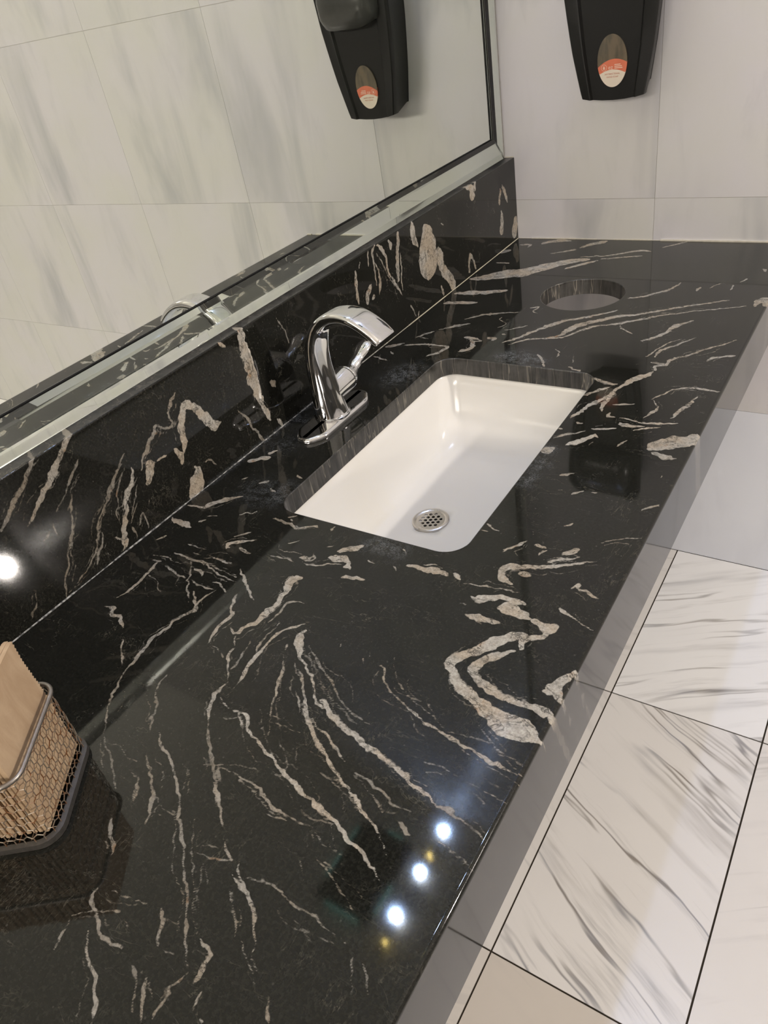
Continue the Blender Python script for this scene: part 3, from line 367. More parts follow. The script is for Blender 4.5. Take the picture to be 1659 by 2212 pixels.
def smooth_noise(us, vs, wl, rng):
    gu = np.arange(us[0]-2*wl, us[-1]+3*wl, wl); gv = np.arange(vs[0]-2*wl, vs[-1]+3*wl, wl)
    g = rng.standard_normal((len(gu), len(gv))).astype(np.float32)
    def prep(x, g0):
        f = (x-g0)/wl; i = np.floor(f).astype(int); t = f-i; return i, (t*t*(3-2*t)).astype(np.float32)
    iu, tu = prep(us, gu[0]); iv, tv = prep(vs, gv[0])
    a = g[iu]*(1-tu)[:, None] + g[iu+1]*tu[:, None]
    return a[:, iv]*(1-tv)[None] + a[:, iv+1]*tv[None]
def field_grid(surf, us, vs):
    nu, nv = len(us), len(vs); rng = np.random.default_rng(11)
    WU = np.zeros((nu, nv), np.float32); WV = np.zeros((nu, nv), np.float32)
    for wl, am in ((0.030, 0.0012), (0.011, 0.0008), (0.005, 0.00045), (0.0025, 0.0002)):
        WU += am*smooth_noise(us, vs, wl, rng); WV += am*smooth_noise(us, vs, wl, rng)
    F = np.zeros((nu, nv), np.float32); T = np.zeros((nu, nv), np.float32)
    for s, tone, pts in VEINS:
        if s != surf: continue
        for (u0, v0, w0), (u1, v1, w1) in zip(pts[:-1], pts[1:]):
            R = DM + 0.004 + max(w0, w1)/2
            a, b = np.searchsorted(us, (min(u0, u1)-R, max(u0, u1)+R)); c, d = np.searchsorted(vs, (min(v0, v1)-R, max(v0, v1)+R))
            if a >= b or c >= d: continue
            U = us[a:b, None] + WU[a:b, c:d]; V = vs[None, c:d] + WV[a:b, c:d]
            du, dv = u1-u0, v1-v0; L = du*du + dv*dv + 1e-12
            t = np.clip(((U-u0)*du + (V-v0)*dv)/L, 0, 1)
            dist = np.hypot(U-u0-t*du, V-v0-t*dv)
            f = np.clip(1 + (np.maximum((w0 + t*(w1-w0))*0.49, 0.0005) - dist)/DM, 0, 3).astype(np.float32)
            old = F[a:b, c:d]; up = f > old
            F[a:b, c:d] = np.where(up, f, old); T[a:b, c:d] = np.where(up & (f > 0.3), tone, T[a:b, c:d])
    return F, T
def field_pts(surf, P):
    P = np.asarray(P, float); F = np.zeros(len(P)); T = np.full(len(P), 0.6)
    for s, tone, pts in VEINS:
        if s != surf: continue
        for (u0, v0, w0), (u1, v1, w1) in zip(pts[:-1], pts[1:]):
            du, dv = u1-u0, v1-v0; L = du*du + dv*dv + 1e-12
            t = np.clip(((P[:, 0]-u0)*du + (P[:, 1]-v0)*dv)/L, 0, 1)
            dist = np.hypot(P[:, 0]-u0-t*du, P[:, 1]-v0-t*dv)
            f = np.clip(1 + (np.maximum((w0 + t*(w1-w0))*0.49, 0.0005) - dist)/DM, 0, 3)
            up = f > F; F[up] = f[up]; T[up] = tone
    return F, T
def set_attr(me, name, arr):
    a = me.attributes.new(name, 'FLOAT', 'POINT'); a.data.foreach_set('value', np.asarray(arr, np.float32).ravel())
SCALE_SPOTS = [(0.083, -1.04, 0.035, 0.5), (0.12, -1.035, 0.03, 0.6), (0.095, -0.692, 0.035, 0.8), (0.10, -0.66, 0.03, 0.6), (0.235, -0.580, 0.022, 0.9), (0.29, -0.590, 0.025, 0.8),
               (0.26, -0.575, 0.03, 0.8), (0.412, -0.862, 0.018, 1.0), (0.408, -0.825, 0.016, 0.9), (0.413, -0.90, 0.016, 0.9), (0.30, -1.078, 0.02, 0.8), (0.33, -1.08, 0.02, 0.6), (0.035, -0.93, 0.035, 0.4), (0.02, -0.86, 0.02, 0.6)]
def limescale(X, Y):
    s = np.zeros(np.broadcast(X, Y).shape)
    for x, y, r, a in SCALE_SPOTS: s = s + a*np.exp(-((X-x)**2 + (Y-y)**2)/(2*(r*0.6)**2))
    s = s + 0.9*np.exp(-(X/0.006)**2)*np.exp(-((Y+0.93)/0.16)**2)
    return np.clip(s, 0, 1)

# ------------------------------------------------------------------ the setting
def tile_wall(name, origin_plane, xs, zs, mat_fn, grout, y_face=0.0):
    bm = bmesh.new(); box(bm, xs[0], xs[-1], y_face + 0.0015, y_face + 0.03, zs[0], zs[-1])
    root = tag(link(name, bm_done(bm, name), M[grout]), kind='structure')
    g = 0.0004; k = 0
    for x0, x1 in zip(xs[:-1], xs[1:]):
        for z0, z1 in zip(zs[:-1], zs[1:]):
            me = box_mesh('tile', x0+g, x1-g, y_face, y_face + 0.006, z0+g, z1-g)
            o = link('tile', me, mat_fn(x0, z0), root); o['seed'] = 1.3*k + 0.37; k += 1
    return root
TX = [-0.029] + [0.3046 + 0.4572*k for k in range(13)]; TX = [x for x in TX if x < XR] + [XR]
TZ = [ZF] + [0.0848 + 0.46*k for k in (-1, 0, 1, 2, 3, 4, 5)] + [ZC]
tile_wall('wall_back', 0, TX, TZ, lambda x, z: M['wall_low'] if (z < -0.5 and x < 1.2) else M['wall'], 'grout_wall')
tag(link('wall_left', box_mesh('wall_left', -0.06, -0.029, YEND, 0.03, ZF, ZC), M['wall']), kind='structure')['seed'] = 9.0
tag(link('wall_right', box_mesh('wall_right', XR, XR+0.03, YEND, 0.03, ZF, ZC), M['wall']), kind='structure')['seed'] = 5.0
tag(link('wall_front', box_mesh('wall_front', -0.06, XR+0.03, YEND-0.03, YEND, ZF, ZC), M['wall']), kind='structure')['seed'] = 3.0
tag(link('ceiling', box_mesh('ceiling', -0.06, XR+0.03, YEND-0.03, 0.03, ZC, ZC+0.03), M['paint']), kind='structure')
flo = tag(link('floor', box_mesh('floor', -0.06, XR+0.03, YEND-0.03, 0.03, ZF-0.03, ZF-0.0022), M['grout_dark']), kind='structure')
FX = [-0.029, 0.1051] + [0.4101 + 0.305*k for k in range(20)]; FX = [x for x in FX if x < XR] + [XR]
FY = [0.0] + [-0.5266 - 0.6098*k for k in range(10)]; FY = [y for y in FY if y > YEND] + [YEND]
SPEC = {(2, 0): (0.55, 1.2, 2.1), (2, 1): (-0.53, 1.7, 4.0), (2, 2): (-0.3, 0.12, 8.3), (3, 1): (0.56, 0.55, 1.1), (3, 0): (0.6, 0.7, 6.6), (3, 2): (0.5, 0.25, 12.0)}
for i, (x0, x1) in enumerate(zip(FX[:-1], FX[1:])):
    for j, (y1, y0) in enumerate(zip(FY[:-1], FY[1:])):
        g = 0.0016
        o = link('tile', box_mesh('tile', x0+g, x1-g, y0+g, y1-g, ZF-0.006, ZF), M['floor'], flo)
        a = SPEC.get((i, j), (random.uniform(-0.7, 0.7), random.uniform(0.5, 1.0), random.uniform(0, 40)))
        o['ang'], o['amt'], o['seed'] = a; o['tone'] = {(2, 2): 0.3, (2, 1): 0.66, (2, 2): 0.10, (1, 2): 0.3, (2, 0): 1.0}.get((i, j), 0.55)  # tone mixes the tile's own beige with floor light and shade put into colour

# ------------------------------------------------------------------ countertop
WC, APR, HB = 0.5797, 0.1094, 0.1731
HOLE = (0.2648, -0.3035, 0.0760)
SK = (0.1312, 0.4022, -1.0630, -0.6055, 0.030)          # sink cut-out x0 x1 y0 y1 radius
YC0 = -2.1
ctop = thing('countertop', (WC/2, -1.0, 0), 'polished black granite vanity countertop with cream veins, a sink cut-out and a round hole', 'countertop')

def build_slab():
    e = 0.0045                                   # eased edges
    xs = np.linspace(0.0, WC - e, int(WC/0.00135))
    ys = np.concatenate([np.linspace(YC0, -1.72, 60)[:-1], np.linspace(-1.72, 0.0, int(1.72/0.00135))])
    nx, ny = len(xs), len(ys)
    F, T = field_grid('C', xs, ys)
    X = np.repeat(xs[:, None], ny, 1); Y = np.repeat(ys[None, :], nx, 0)
    cr = 0.0015
    def inside(X, Y):
        a = np.hypot(X-HOLE[0], Y-HOLE[1]) < HOLE[2] + cr
        x0, x1, y0, y1, r = SK; cx, cy = (x0+x1)/2, (y0+y1)/2
        qx = np.abs(X-cx) - ((x1-x0)/2 + cr - r); qy = np.abs(Y-cy) - ((y1-y0)/2 + cr - r)
        d = np.hypot(np.maximum(qx, 0), np.maximum(qy, 0)) + np.minimum(np.maximum(qx, qy), 0) - r
        return a, d < 0, d, qx, qy
    cxm = (X[:-1, :-1] + X[1:, 1:])/2; cym = (Y[:-1, :-1] + Y[1:, 1:])/2
    a, b, *_ = inside(cxm, cym); drop = a | b
    keep = ~drop
    idx = np.arange(nx*ny).reshape(nx, ny)
    q = np.stack([idx[:-1, :-1], idx[1:, :-1], idx[1:, 1:], idx[:-1, 1:]], -1)
    touched = np.zeros(nx*ny, bool); touched[q[drop].ravel()] = True
    used = np.zeros(nx*ny, bool); used[q[keep].ravel()] = True
    edge = touched & used
    Xf, Yf = X.ravel().copy(), Y.ravel().copy()
    ei = np.nonzero(edge)[0]; ex, ey = Xf[ei], Yf[ei]
    hd = np.hypot(ex-HOLE[0], ey-HOLE[1]); hole_m = hd < HOLE[2] + 0.02
    Rh = HOLE[2] + cr
    nxh = HOLE[0] + (ex-HOLE[0])/hd*Rh; nyh = HOLE[1] + (ey-HOLE[1])/hd*Rh
    x0, x1, y0, y1, r = SK; cx, cy = (x0+x1)/2, (y0+y1)/2; hx, hy = (x1-x0)/2 + cr - r, (y1-y0)/2 + cr - r
    sx, sy = np.sign(ex-cx), np.sign(ey-cy); ax, ay = np.abs(ex-cx), np.abs(ey-cy)
    qx, qy = ax-hx, ay-hy
    corner = (qx > 0) & (qy > 0); L = np.hypot(qx, qy) + 1e-9
    px = np.where(corner, hx + qx/L*r, np.where(qx > qy, hx + r, ax)); py = np.where(corner, hy + qy/L*r, np.where(qx > qy, ay, hy + r))
    Xf[ei] = np.where(hole_m, nxh, cx + sx*px); Yf[ei] = np.where(hole_m, nyh, cy + sy*py)
    remap = -np.ones(nx*ny, int); remap[used] = np.arange(used.sum())
    co = np.zeros((used.sum(), 3), np.float32); co[:, 0] = Xf[used]; co[:, 1] = Yf[used]
    quads = remap[q[keep]]
    me = bpy.data.meshes.new('slab')
    me.vertices.add(len(co)); me.vertices.foreach_set('co', co.ravel())
    me.loops.add(quads.size); me.loops.foreach_set('vertex_index', quads.ravel().astype(np.int32))
    me.polygons.add(len(quads)); me.polygons.foreach_set('loop_start', np.arange(0, quads.size, 4, dtype=np.int32))
    me.update(calc_edges=True)
    set_attr(me, 'vein', F.ravel()[used]); set_attr(me, 'tone', T.ravel()[used]); set_attr(me, 'limescale', limescale(co[:, 0], co[:, 1]))
    return me
def granite_attrs(me, fn, fade=None):
    """fn(co) -> (surface letter, 2d point) per vertex"""
    n = len(me.vertices); co = np.zeros(n*3, np.float32); me.vertices.foreach_get('co', co); co = co.reshape(n, 3)
    s, P = fn(co); F, T = field_pts(s, P); T = T*fade(co) if fade else T
    set_attr(me, 'vein', F); set_attr(me, 'tone', T); set_attr(me, 'limescale', np.zeros(n))

under(link('slab', build_slab(), M['granite'], ctop), ctop)
# cut-out walls, following the outline and eased at the top
def cut_wall(outline_fn, name):
    bm = bmesh.new(); cr = 0.0015; rings = []
    for k in range(4):
        a = math.radians(90*k/3); off = cr*(1-math.sin(a)); z = -cr*(1-math.cos(a))
        rings.append([(x, y, z) for x, y in outline_fn(off)])
    for z in (-0.006, -0.012, -0.018, -0.024, -0.0295): rings.append([(x, y, z) for x, y in outline_fn(0.0)])
    loft(bm, rings, False, False)
    me = bm_done(bm, name, True, False)
    for p in me.polygons: pass
    me.flip_normals()
    return me
def sk_outline(off):
    x0, x1, y0, y1, r = SK; base = rrect(x0-off, x1+off, y0-off, y1+off, r+off if off else r, 10)
    out = []
    for a, b in zip(base, base[1:] + base[:1]):
        n = max(1, int(math.dist(a, b)/0.004))
        out += [(a[0] + (b[0]-a[0])*k/n, a[1] + (b[1]-a[1])*k/n) for k in range(n)]
    return out
NSK = len(sk_outline(0.0))
def sk_fix(off):                                  # same count for every offset
    base = sk_outline(0.0); x0, x1, y0, y1, r = SK; out = []
    for x, y in base:
        px, py = min(max(x, x0+r), x1-r), min(max(y, y0+r), y1-r); d = math.hypot(x-px, y-py)
        out.append((px + (x-px)*(r+off)/d, py + (y-py)*(r+off)/d))
    return out
me = cut_wall(sk_fix, 'sink_cutout_edge')
granite_attrs(me, lambda c: ('C', np.stack([c[:, 0] - 0.5*c[:, 2]*0.6, c[:, 1] + c[:, 2]*0.2], -1)))
under(link('sink_cutout_edge', me, M['granite_cut'], ctop), ctop)
me = cut_wall(lambda off: [(HOLE[0] + (HOLE[2]+off)*math.cos(2*math.pi*k/96), HOLE[1] + (HOLE[2]+off)*math.sin(2*math.pi*k/96)) for k in range(96)], 'hole_edge')
granite_attrs(me, lambda c: ('C', c[:, :2]))
under(link('hole_edge', me, M['granite_cut'], ctop), ctop)
# front apron with its eased top edge
def apron():
    e = 0.0045; prof = [(WC - e + e*math.sin(math.radians(a)), -e + e*math.cos(math.radians(a))) for a in range(0, 91, 15)]
    prof += [(WC, -0.0052), (WC, -0.006), (WC, -0.02), (WC, -0.05), (WC, -0.08), (WC, -APR+0.002), (WC-0.002, -APR), (WC-0.022, -APR), (WC-0.022, -0.03)]
    ys = list(np.arange(YC0, 0.0, 0.004)) + [0.0]
    bm = bmesh.new(); rings = [[(x, y, z) for x, z in prof] for y in ys]
    loft(bm, rings, True, True, closed=False)
    me = bm_done(bm, 'apron', True)
    try: me.set_sharp_from_angle(angle=math.radians(40))
    except Exception: pass
    granite_attrs(me, lambda c: ('C', np.stack([np.minimum(c[:, 0], WC-0.001) + 0.35*np.minimum(c[:, 2], 0)*0, c[:, 1] + c[:, 2]*0.35], -1)), lambda c: np.clip(1 + (c[:, 2]+0.004)/0.006, 0.22, 1))
    return me
under(link('apron', apron(), M['granite'], ctop), ctop)
bm = bmesh.new()                                   # underside of the slab, with the openings left free
for a in ((0.0, 0.12, YC0, 0.0), (0.41, WC-0.022, YC0, 0.0), (0.12, 0.41, -0.594, -0.386), (0.12, 0.41, -0.221, 0.0), (0.12, 0.41, YC0, -1.075)):
    box(bm, a[0], a[1], a[2], a[3], -0.0295, -0.0285)
under(link('underside', bm_done(bm, 'underside'), M['base_steel'], ctop), ctop)
# sealant along the end wall and the backsplash
bm = bmesh.new()
x = 0.004
while x < WC-0.004:
    d = random.uniform(0.008, 0.05); h = random.uniform(0.0006, 0.0022) if x < 0.30 else random.choice((0.0008, 0.0026, 0.003))
    box(bm, x, min(x+d, WC-0.003), -h*1.1, 0.0, 0.0, h); x += d
under(link('sealant', bm_done(bm, 'sealant'), M['sealant_pale'], ctop), ctop)

# ------------------------------------------------------------------ backsplash
bsp = thing('backsplash', (-0.012, -1.0, 0), 'black granite backsplash with cream veins standing under the mirror', 'backsplash')
def splash():
    e = 0.0012
    ys = np.concatenate([np.linspace(YC0, -1.6, 40)[:-1], np.linspace(-1.6, 0.0, int(1.6/0.0016))])
    vs = list(np.linspace(0.0003, HB-e, int(HB/0.0016))); prof = [(0.0, z, z) for z in vs]
    for a in (30, 60, 90): prof.append((-e + e*math.cos(math.radians(a)), HB - e + e*math.sin(math.radians(a)), HB - e + 0.0006*a/30))
    for k in range(1, 12): x = -e - (0.0278-e)*k/11; prof.append((x, HB, HB - 0.3*x))
    prof += [(-0.029, HB-0.001, HB), (-0.029, 0.0003, 0.0)]
    V = np.array([p[2] for p in prof]); order = np.arange(len(V))
    srt = np.argsort(V, kind='stable'); Fs, Ts = field_grid('B', ys, V[srt])
    F = np.zeros((len(ys), len(V)), np.float32); T = F.copy(); F[:, srt] = Fs; T[:, srt] = Ts
    ny, nv = len(ys), len(prof)
    co = np.zeros((ny, nv, 3), np.float32); co[:, :, 0] = [p[0] for p in prof]; co[:, :, 2] = [p[1] for p in prof]; co[:, :, 1] = ys[:, None]
    idx = np.arange(ny*nv).reshape(ny, nv)
    q = np.stack([idx[:-1, :-1], idx[1:, :-1], idx[1:, 1:], idx[:-1, 1:]], -1).reshape(-1, 4)
    me = bpy.data.meshes.new('slab'); me.vertices.add(ny*nv); me.vertices.foreach_set('co', co.ravel())
    me.loops.add(q.size); me.loops.foreach_set('vertex_index', q.ravel().astype(np.int32))
    me.polygons.add(len(q)); me.polygons.foreach_set('loop_start', np.arange(0, q.size, 4, dtype=np.int32))
    me.update(calc_edges=True)
    set_attr(me, 'vein', F.ravel()); set_attr(me, 'tone', T.ravel())
    z = co[:, :, 2].ravel(); x = co[:, :, 0].ravel(); y = co[:, :, 1].ravel()
    ls = 0.8*np.exp(-(z/0.004)**2)*np.exp(-((y+0.95)/0.2)**2) + 0.25*(x < -0.002)
    set_attr(me, 'limescale', ls)
    fx = co[:, :, 0].ravel()[q].mean(1); me.materials.append(M['granite']); me.materials.append(M['granite_cut'])
    me.polygons.foreach_set('material_index', (fx < -0.0014).astype(np.int32))
    return me
under(link('slab', splash(), None, bsp), bsp)
bm = bmesh.new(); y = -0.002
while y > -2.05:
    d = random.uniform(0.02, 0.06); h = random.uniform(0.0008, 0.0014)
    vs = [bm.verts.new(p) for p in ((0.0, y, 0.0), (h, y, 0.0), (0.0, y, h), (0.0, y-d, 0.0), (h, y-d, 0.0), (0.0, y-d, h))]
    for f in ((0, 1, 2), (3, 5, 4), (1, 4, 5, 2), (0, 2, 5, 3), (0, 3, 4, 1)): bm.faces.new([vs[i] for i in f])
    y -= d
def _seam():
    t = NT('worn_seam_sealant'); co = t.coords(); sx = t.n('ShaderNodeSeparateXYZ', i_0=co)
    far = t.ramp(sx.outputs[1], -0.75, -0.35)
    c = t.mix(far, t.mix(t.ramp(t.noise(co, 120, 4, 0.7), 0.4, 0.65), (0.02, 0.02, 0.018), (0.42, 0.41, 0.38)), (0.50, 0.44, 0.31))
    return t.out(Base_Color=c, Roughness=0.5)
under(link('sealant', bm_done(bm, 'sealant'), _seam(), bsp), bsp)

# ------------------------------------------------------------------ mirror with bevelled mirror-strip frame
XM = -0.0235
MZ0, MZ1, MY0, MY1 = HB + 0.0006, 1.95, -2.7, -0.006
mir = thing('wall_mirror', (XM, -1.3, HB), 'large wall mirror with a chamfered mirror glass border above the black backsplash', 'mirror')
under(link('mirror_pane', box_mesh('mirror_pane', XM-0.0052, XM, MY0+0.01, MY1-0.008, MZ0+0.008, MZ1-0.008), M['mirror'], mir), mir)
UP = [(0.0, 0.0024), (0.0135, 0.0062), (0.0365, 0.0062), (0.0485, 0.0041)]        # strip profile: distance from outer edge, thickness
def strip(along):
    """along: 'bottom' | 'top' | 'right'; mitred glass prism, silvered behind"""
    pts = []
    for u, t in UP + [(UP[-1][0], 0.0), (0.0, 0.0)]:
        x = XM + 0.0002 + t
        if along == 'right': a, b = (x, MY1-u, MZ0+u), (x, MY1-u, MZ1-u)
        elif along == 'bottom': a, b = (x, MY1-u, MZ0+u), (x, MY0+u, MZ0+u)
        else: a, b = (x, MY1-u, MZ1-u), (x, MY0+u, MZ1-u)
        pts.append((a, b))
    bm = bmesh.new(); vr = loft(bm, [[p[0] for p in pts], [p[1] for p in pts]])
    bmesh.ops.recalc_face_normals(bm, faces=bm.faces[:])
    for f in bm.faces:
        if all(abs(v.co.x - XM - 0.0002) < 1e-6 for v in f.verts): f.material_index = 1
    me = bpy.data.meshes.new('frame_strip'); bm.to_mesh(me); bm.free()
    me.materials.append(M['glass']); me.materials.append(M['mirror'])
    return me
for s in ('bottom', 'right', 'top'): under(link('frame_strip', strip(s), None, mir), mir)
bm = bmesh.new(); g = 0.0486
box(bm, XM, XM+0.0005, MY0+g, MY1-g, MZ0+g, MZ0+g+0.0016); box(bm, XM, XM+0.0005, MY1-g-0.0022, MY1-g, MZ0+g, MZ1-g)  # thin black strip along the gap inside the frame
under(link('black_gap_line', bm_done(bm, 'black_gap_line'), M['black_rubber'], mir), mir)
bm = bmesh.new(); box(bm, XM-0.004, XM+0.0015, MY1, 0.0, HB+0.0005, MZ1)
under(link('sealant', bm_done(bm, 'sealant'), M['sealant_pale'], mir), mir)
bm = bmesh.new(); box(bm, -0.024, -0.001, -0.0012, 0.0, HB+0.0003, HB+0.0028)
under(link('sealant', bm_done(bm, 'sealant'), M['sealant_pale'], bsp), bsp)

# ------------------------------------------------------------------ sink
sink = thing('sink', (0.27, -0.835, -0.155), 'white rectangular undermount sink below the granite cut-out', 'sink')
DR = (0.2262, -0.8525, -0.1490, 0.0292)
def basin():
    x0, x1, y0, y1, r = SK; n = 12
    def ring(ix0, ix1, iy0, iy1, z, rr): return [(x, y, z) for x, y in rrect(x0+ix0, x1-ix1, y0+iy0, y1-iy1, rr, n)]
    rings = [ring(-0.03, -0.03, -0.03, -0.03, -0.0300, 0.05), ring(-0.004, -0.004, -0.004, -0.004, -0.0300, r+0.004), ring(-0.0025, -0.0025, -0.0025, -0.0025, -0.0306, r),
             ring(-0.001, -0.001, -0.001, -0.001, -0.033, r)]
    S = [(0.001, 0.001, 0.003, -0.05), (0.005, 0.004, 0.014, -0.09), (0.010, 0.009, 0.028, -0.115), (0.015, 0.013, 0.040, -0.128), (0.022, 0.020, 0.052, -0.1375), (0.031, 0.029, 0.064, -0.1425), (0.042, 0.040, 0.078, -0.1450)]
    for a, b, c, z in S: rings.append(ring(a, b, c, c, z, r + 0.004))
    last = rings[-1]
    for k in (0.25, 0.5, 0.75, 0.9, 1.0):
        rr = []
        for x, y, z in last:
            a = math.atan2(y-DR[1], x-DR[0]); cx, cy = DR[0] + (DR[3]+0.001)*math.cos(a), DR[1] + (DR[3]+0.001)*math.sin(a)
            rr.append((x + (cx-x)*k, y + (cy-y)*k, -0.1450 + (DR[2]+0.1450)*k**1.3))
        rings.append(rr)
    rings.append([(DR[0] + (x-DR[0])*0.93, DR[1] + (y-DR[1])*0.93, z-0.004) for x, y, z in rings[-1]])
    bm = bmesh.new(); loft(bm, rings, False, False)
    me = bm_done(bm, 'basin', True, False)
    me.flip_normals() if me.polygons[len(me.polygons)//2].normal.z < 0 else None
    return me
under(link('basin', basin(), M['ceramic'], sink), sink)
def drain():
    bm = bmesh.new(); z = DR[2] + 0.0022; N = 40; holes = []
    def circ(cx, cy, r, n, z=z): return [bm.verts.new((cx + r*math.cos(2*math.pi*k/n), cy + r*math.sin(2*math.pi*k/n), z)) for k in range(n)]
    edges = []
    def loop(vs): edges.extend(bm.edges.new((vs[i], vs[(i+1) % len(vs)])) for i in range(len(vs)))
    inner = circ(DR[0], DR[1], 0.0225, N); loop(inner)
    p = 0.0079; th = math.radians(27)
    hv = []
    for row, cnt in zip((-2, -1, 0, 1, 2), (3, 4, 5, 4, 3)):
        for k in range(cnt):
            a, b = (k-(cnt-1)/2)*p, row*p*0.866
            hx, hy = DR[0] + a*math.cos(th) - b*math.sin(th), DR[1] + a*math.sin(th) + b*math.cos(th)
            vs = circ(hx, hy, 0.0027, 12); loop(vs); hv.append(vs)
    bmesh.ops.triangle_fill(bm, use_beauty=True, use_dissolve=False, edges=edges)
    bmesh.ops.delete(bm, geom=[f for f in bm.faces if any(all(v in set(h) for v in f.verts) for h in hv)], context='FACES_ONLY')
    prof = [(0.0225, z), (0.0245, z+0.0010), (0.0270, z+0.0014), (DR[3]-0.0004, z+0.0008), (DR[3], z-0.0045)]
    prev = inner
    for r, zz in prof[1:]:
        cur = circ(DR[0], DR[1], r, N, zz)
        for i in range(N): bm.faces.new((prev[i], prev[(i+1) % N], cur[(i+1) % N], cur[i]))
        prev = cur
    for vs in hv:
        low = [bm.verts.new((v.co.x, v.co.y, v.co.z-0.0015)) for v in vs]
        for i in range(12): bm.faces.new((vs[i], vs[(i+1) % 12], low[(i+1) % 12], low[i]))
    return bm_done(bm, 'drain_strainer')
dr = under(link('drain_strainer', drain(), M['steel'], sink), sink)
bm = bmesh.new(); bmesh.ops.create_cone(bm, cap_ends=True, segments=32, radius1=0.024, radius2=0.024, depth=0.02, matrix=Matrix.Translation((DR[0], DR[1], DR[2]-0.016)))
under(link('drain_pipe', bm_done(bm, 'drain_pipe'), M['drain_dark'], sink), sink)

# ------------------------------------------------------------------ faucet
FX0, FY0 = 0.0665, -0.838
fau = thing('faucet', (FX0, FY0, 0), 'chrome single lever faucet with arched spout on an oblong base plate behind the sink', 'faucet')
def octo(hx, hy, c, r):
    """oblong plate outline with clipped, rounded ends (long along y)"""
    pts = []
    base = [(hx, hy-c*1.25), (hx-c*0.85, hy), (-hx+c*0.85, hy), (-hx, hy-c*1.25), (-hx, -hy+c*1.25), (-hx+c*0.85, -hy), (hx-c*0.85, -hy), (hx, -hy+c*1.25)]
    n = len(base)
    for i in range(n):
        p0, p1, p2 = (Vector(base[(i-1) % n]), Vector(base[i]), Vector(base[(i+1) % n]))
        a = p1 + (p0-p1).normalized()*r; b = p1 + (p2-p1).normalized()*r
        for k in range(5):
            t = k/4; q = a*(1-t)**2 + p1*2*t*(1-t) + b*t*t; pts.append((q.x, q.y))
    return pts
def base_plate():
    bm = bmesh.new(); rings = []
    for s, z in ((0.0, 0.0002), (0.0, 0.0042), (0.0006, 0.0060), (0.0022, 0.0074), (0.0040, 0.0080), (0.0060, 0.0081)):
        rings.append([(FX0 + x, FY0 + y, z) for x, y in octo(0.0275-s, 0.0815-s, 0.020, 0.008)])
    loft(bm, rings); me = bm_done(bm, 'base_plate', True)
    try: me.set_sharp_from_angle(angle=math.radians(35))
    except Exception: pass
    return me
under(link('base_plate', base_plate(), M['chrome'], fau), fau)
def body():
    # (x, z, half width y, half depth, squareness) along the stem and spout
    P = [(0.0655, 0.0081, 0.0285, 0.0285, 2.0), (0.0655, 0.0100, 0.0285, 0.0285, 2.0), (0.0650, 0.0112, 0.0262, 0.0262, 2.0), (0.0645, 0.0125, 0.0262, 0.0262, 2.0), (0.0630, 0.030, 0.0240, 0.0240, 2.0), (0.0610, 0.055, 0.0218, 0.0215, 2.1),
         (0.0600, 0.080, 0.0203, 0.0190, 2.2), (0.0612, 0.103, 0.0193, 0.0165, 2.4), (0.0655, 0.124, 0.0190, 0.0140, 2.6), (0.0735, 0.1425, 0.0192, 0.0116, 2.9), (0.0865, 0.1575, 0.0198, 0.0098, 3.2),
         (0.1045, 0.1683, 0.0205, 0.0084, 3.4), (0.1240, 0.1722, 0.0212, 0.0076, 3.4), (0.1430, 0.1702, 0.0219, 0.0072, 3.4), (0.1600, 0.1630, 0.0224, 0.0071, 3.2), (0.1752, 0.1530, 0.0226, 0.0072, 3.0), (0.1855, 0.1438, 0.0224, 0.0072, 2.8), (0.1880, 0.1412, 0.0214, 0.0064, 2.8)]
    # smooth with Catmull-Rom
    pts = []
    for i in range(len(P)-1):
        p0, p1, p2, p3 = (np.array(P[max(i-1, 0)]), np.array(P[i]), np.array(P[i+1]), np.array(P[min(i+2, len(P)-1)]))
        m = 1 if i < 4 else 3
        for k in range(m):
            t = k/m; pts.append(0.5*((2*p1) + (p2-p0)*t + (2*p0-5*p1+4*p2-p3)*t*t + (3*p1-p0-3*p2+p3)*t**3) if m > 1 else p1)
    pts.append(np.array(P[-1]))
    rings = []; n = 36
    for i, p in enumerate(pts):
        a, b = pts[max(i-1, 0)], pts[min(i+1, len(pts)-1)]
        tx, tz = b[0]-a[0], b[1]-a[1]; L = math.hypot(tx, tz); tx, tz = tx/L, tz/L
        if i < 6: tx, tz = 0.0, 1.0
        nx_, nz_ = tz, -tx                       # in-plane normal (underside / front side)
        ring = []
        for k in range(n):
            c, s = math.cos(2*math.pi*k/n), math.sin(2*math.pi*k/n); e = 2/p[4]
            u = math.copysign(abs(c)**e, c)*p[3]; v = math.copysign(abs(s)**e, s)*p[2]
            ring.append((p[0] + nx_*u, FY0 + v, p[1] + nz_*u))
        rings.append(ring)
    bm = bmesh.new(); loft(bm, rings, True, True)
    me = bm_done(bm, 'spout_body', True)
    try: me.set_sharp_from_angle(angle=math.radians(50))
    except Exception: pass
    return me
under(link('spout_body', body(), M['chrome'], fau), fau)
def lathe_y(prof, x, z, tilt=0.0, n=28, flat=1.0):
    """profile (y, r) around an axis through (x, z) along +y, tilted up by tilt"""
    rings = []
    for y, r in prof:
        rings.append([(x + r*math.cos(2*math.pi*k/n), FY0 + y*math.cos(tilt) - r*flat*math.sin(2*math.pi*k/n)*math.sin(tilt), z + y*math.sin(tilt) + r*flat*math.sin(2*math.pi*k/n)*math.cos(tilt)) for k in range(n)])
    bm = bmesh.new(); loft(bm, rings); return bm
HX, HZ, HT = 0.0655, 0.040, 0.10
me = bm_done(lathe_y([(0.004, 0.0190), (0.018, 0.0188), (0.028, 0.0194), (0.042, 0.0203), (0.0462, 0.0200)], HX, HZ, HT), 'handle_hub', True); me.set_sharp_from_angle(angle=math.radians(40))
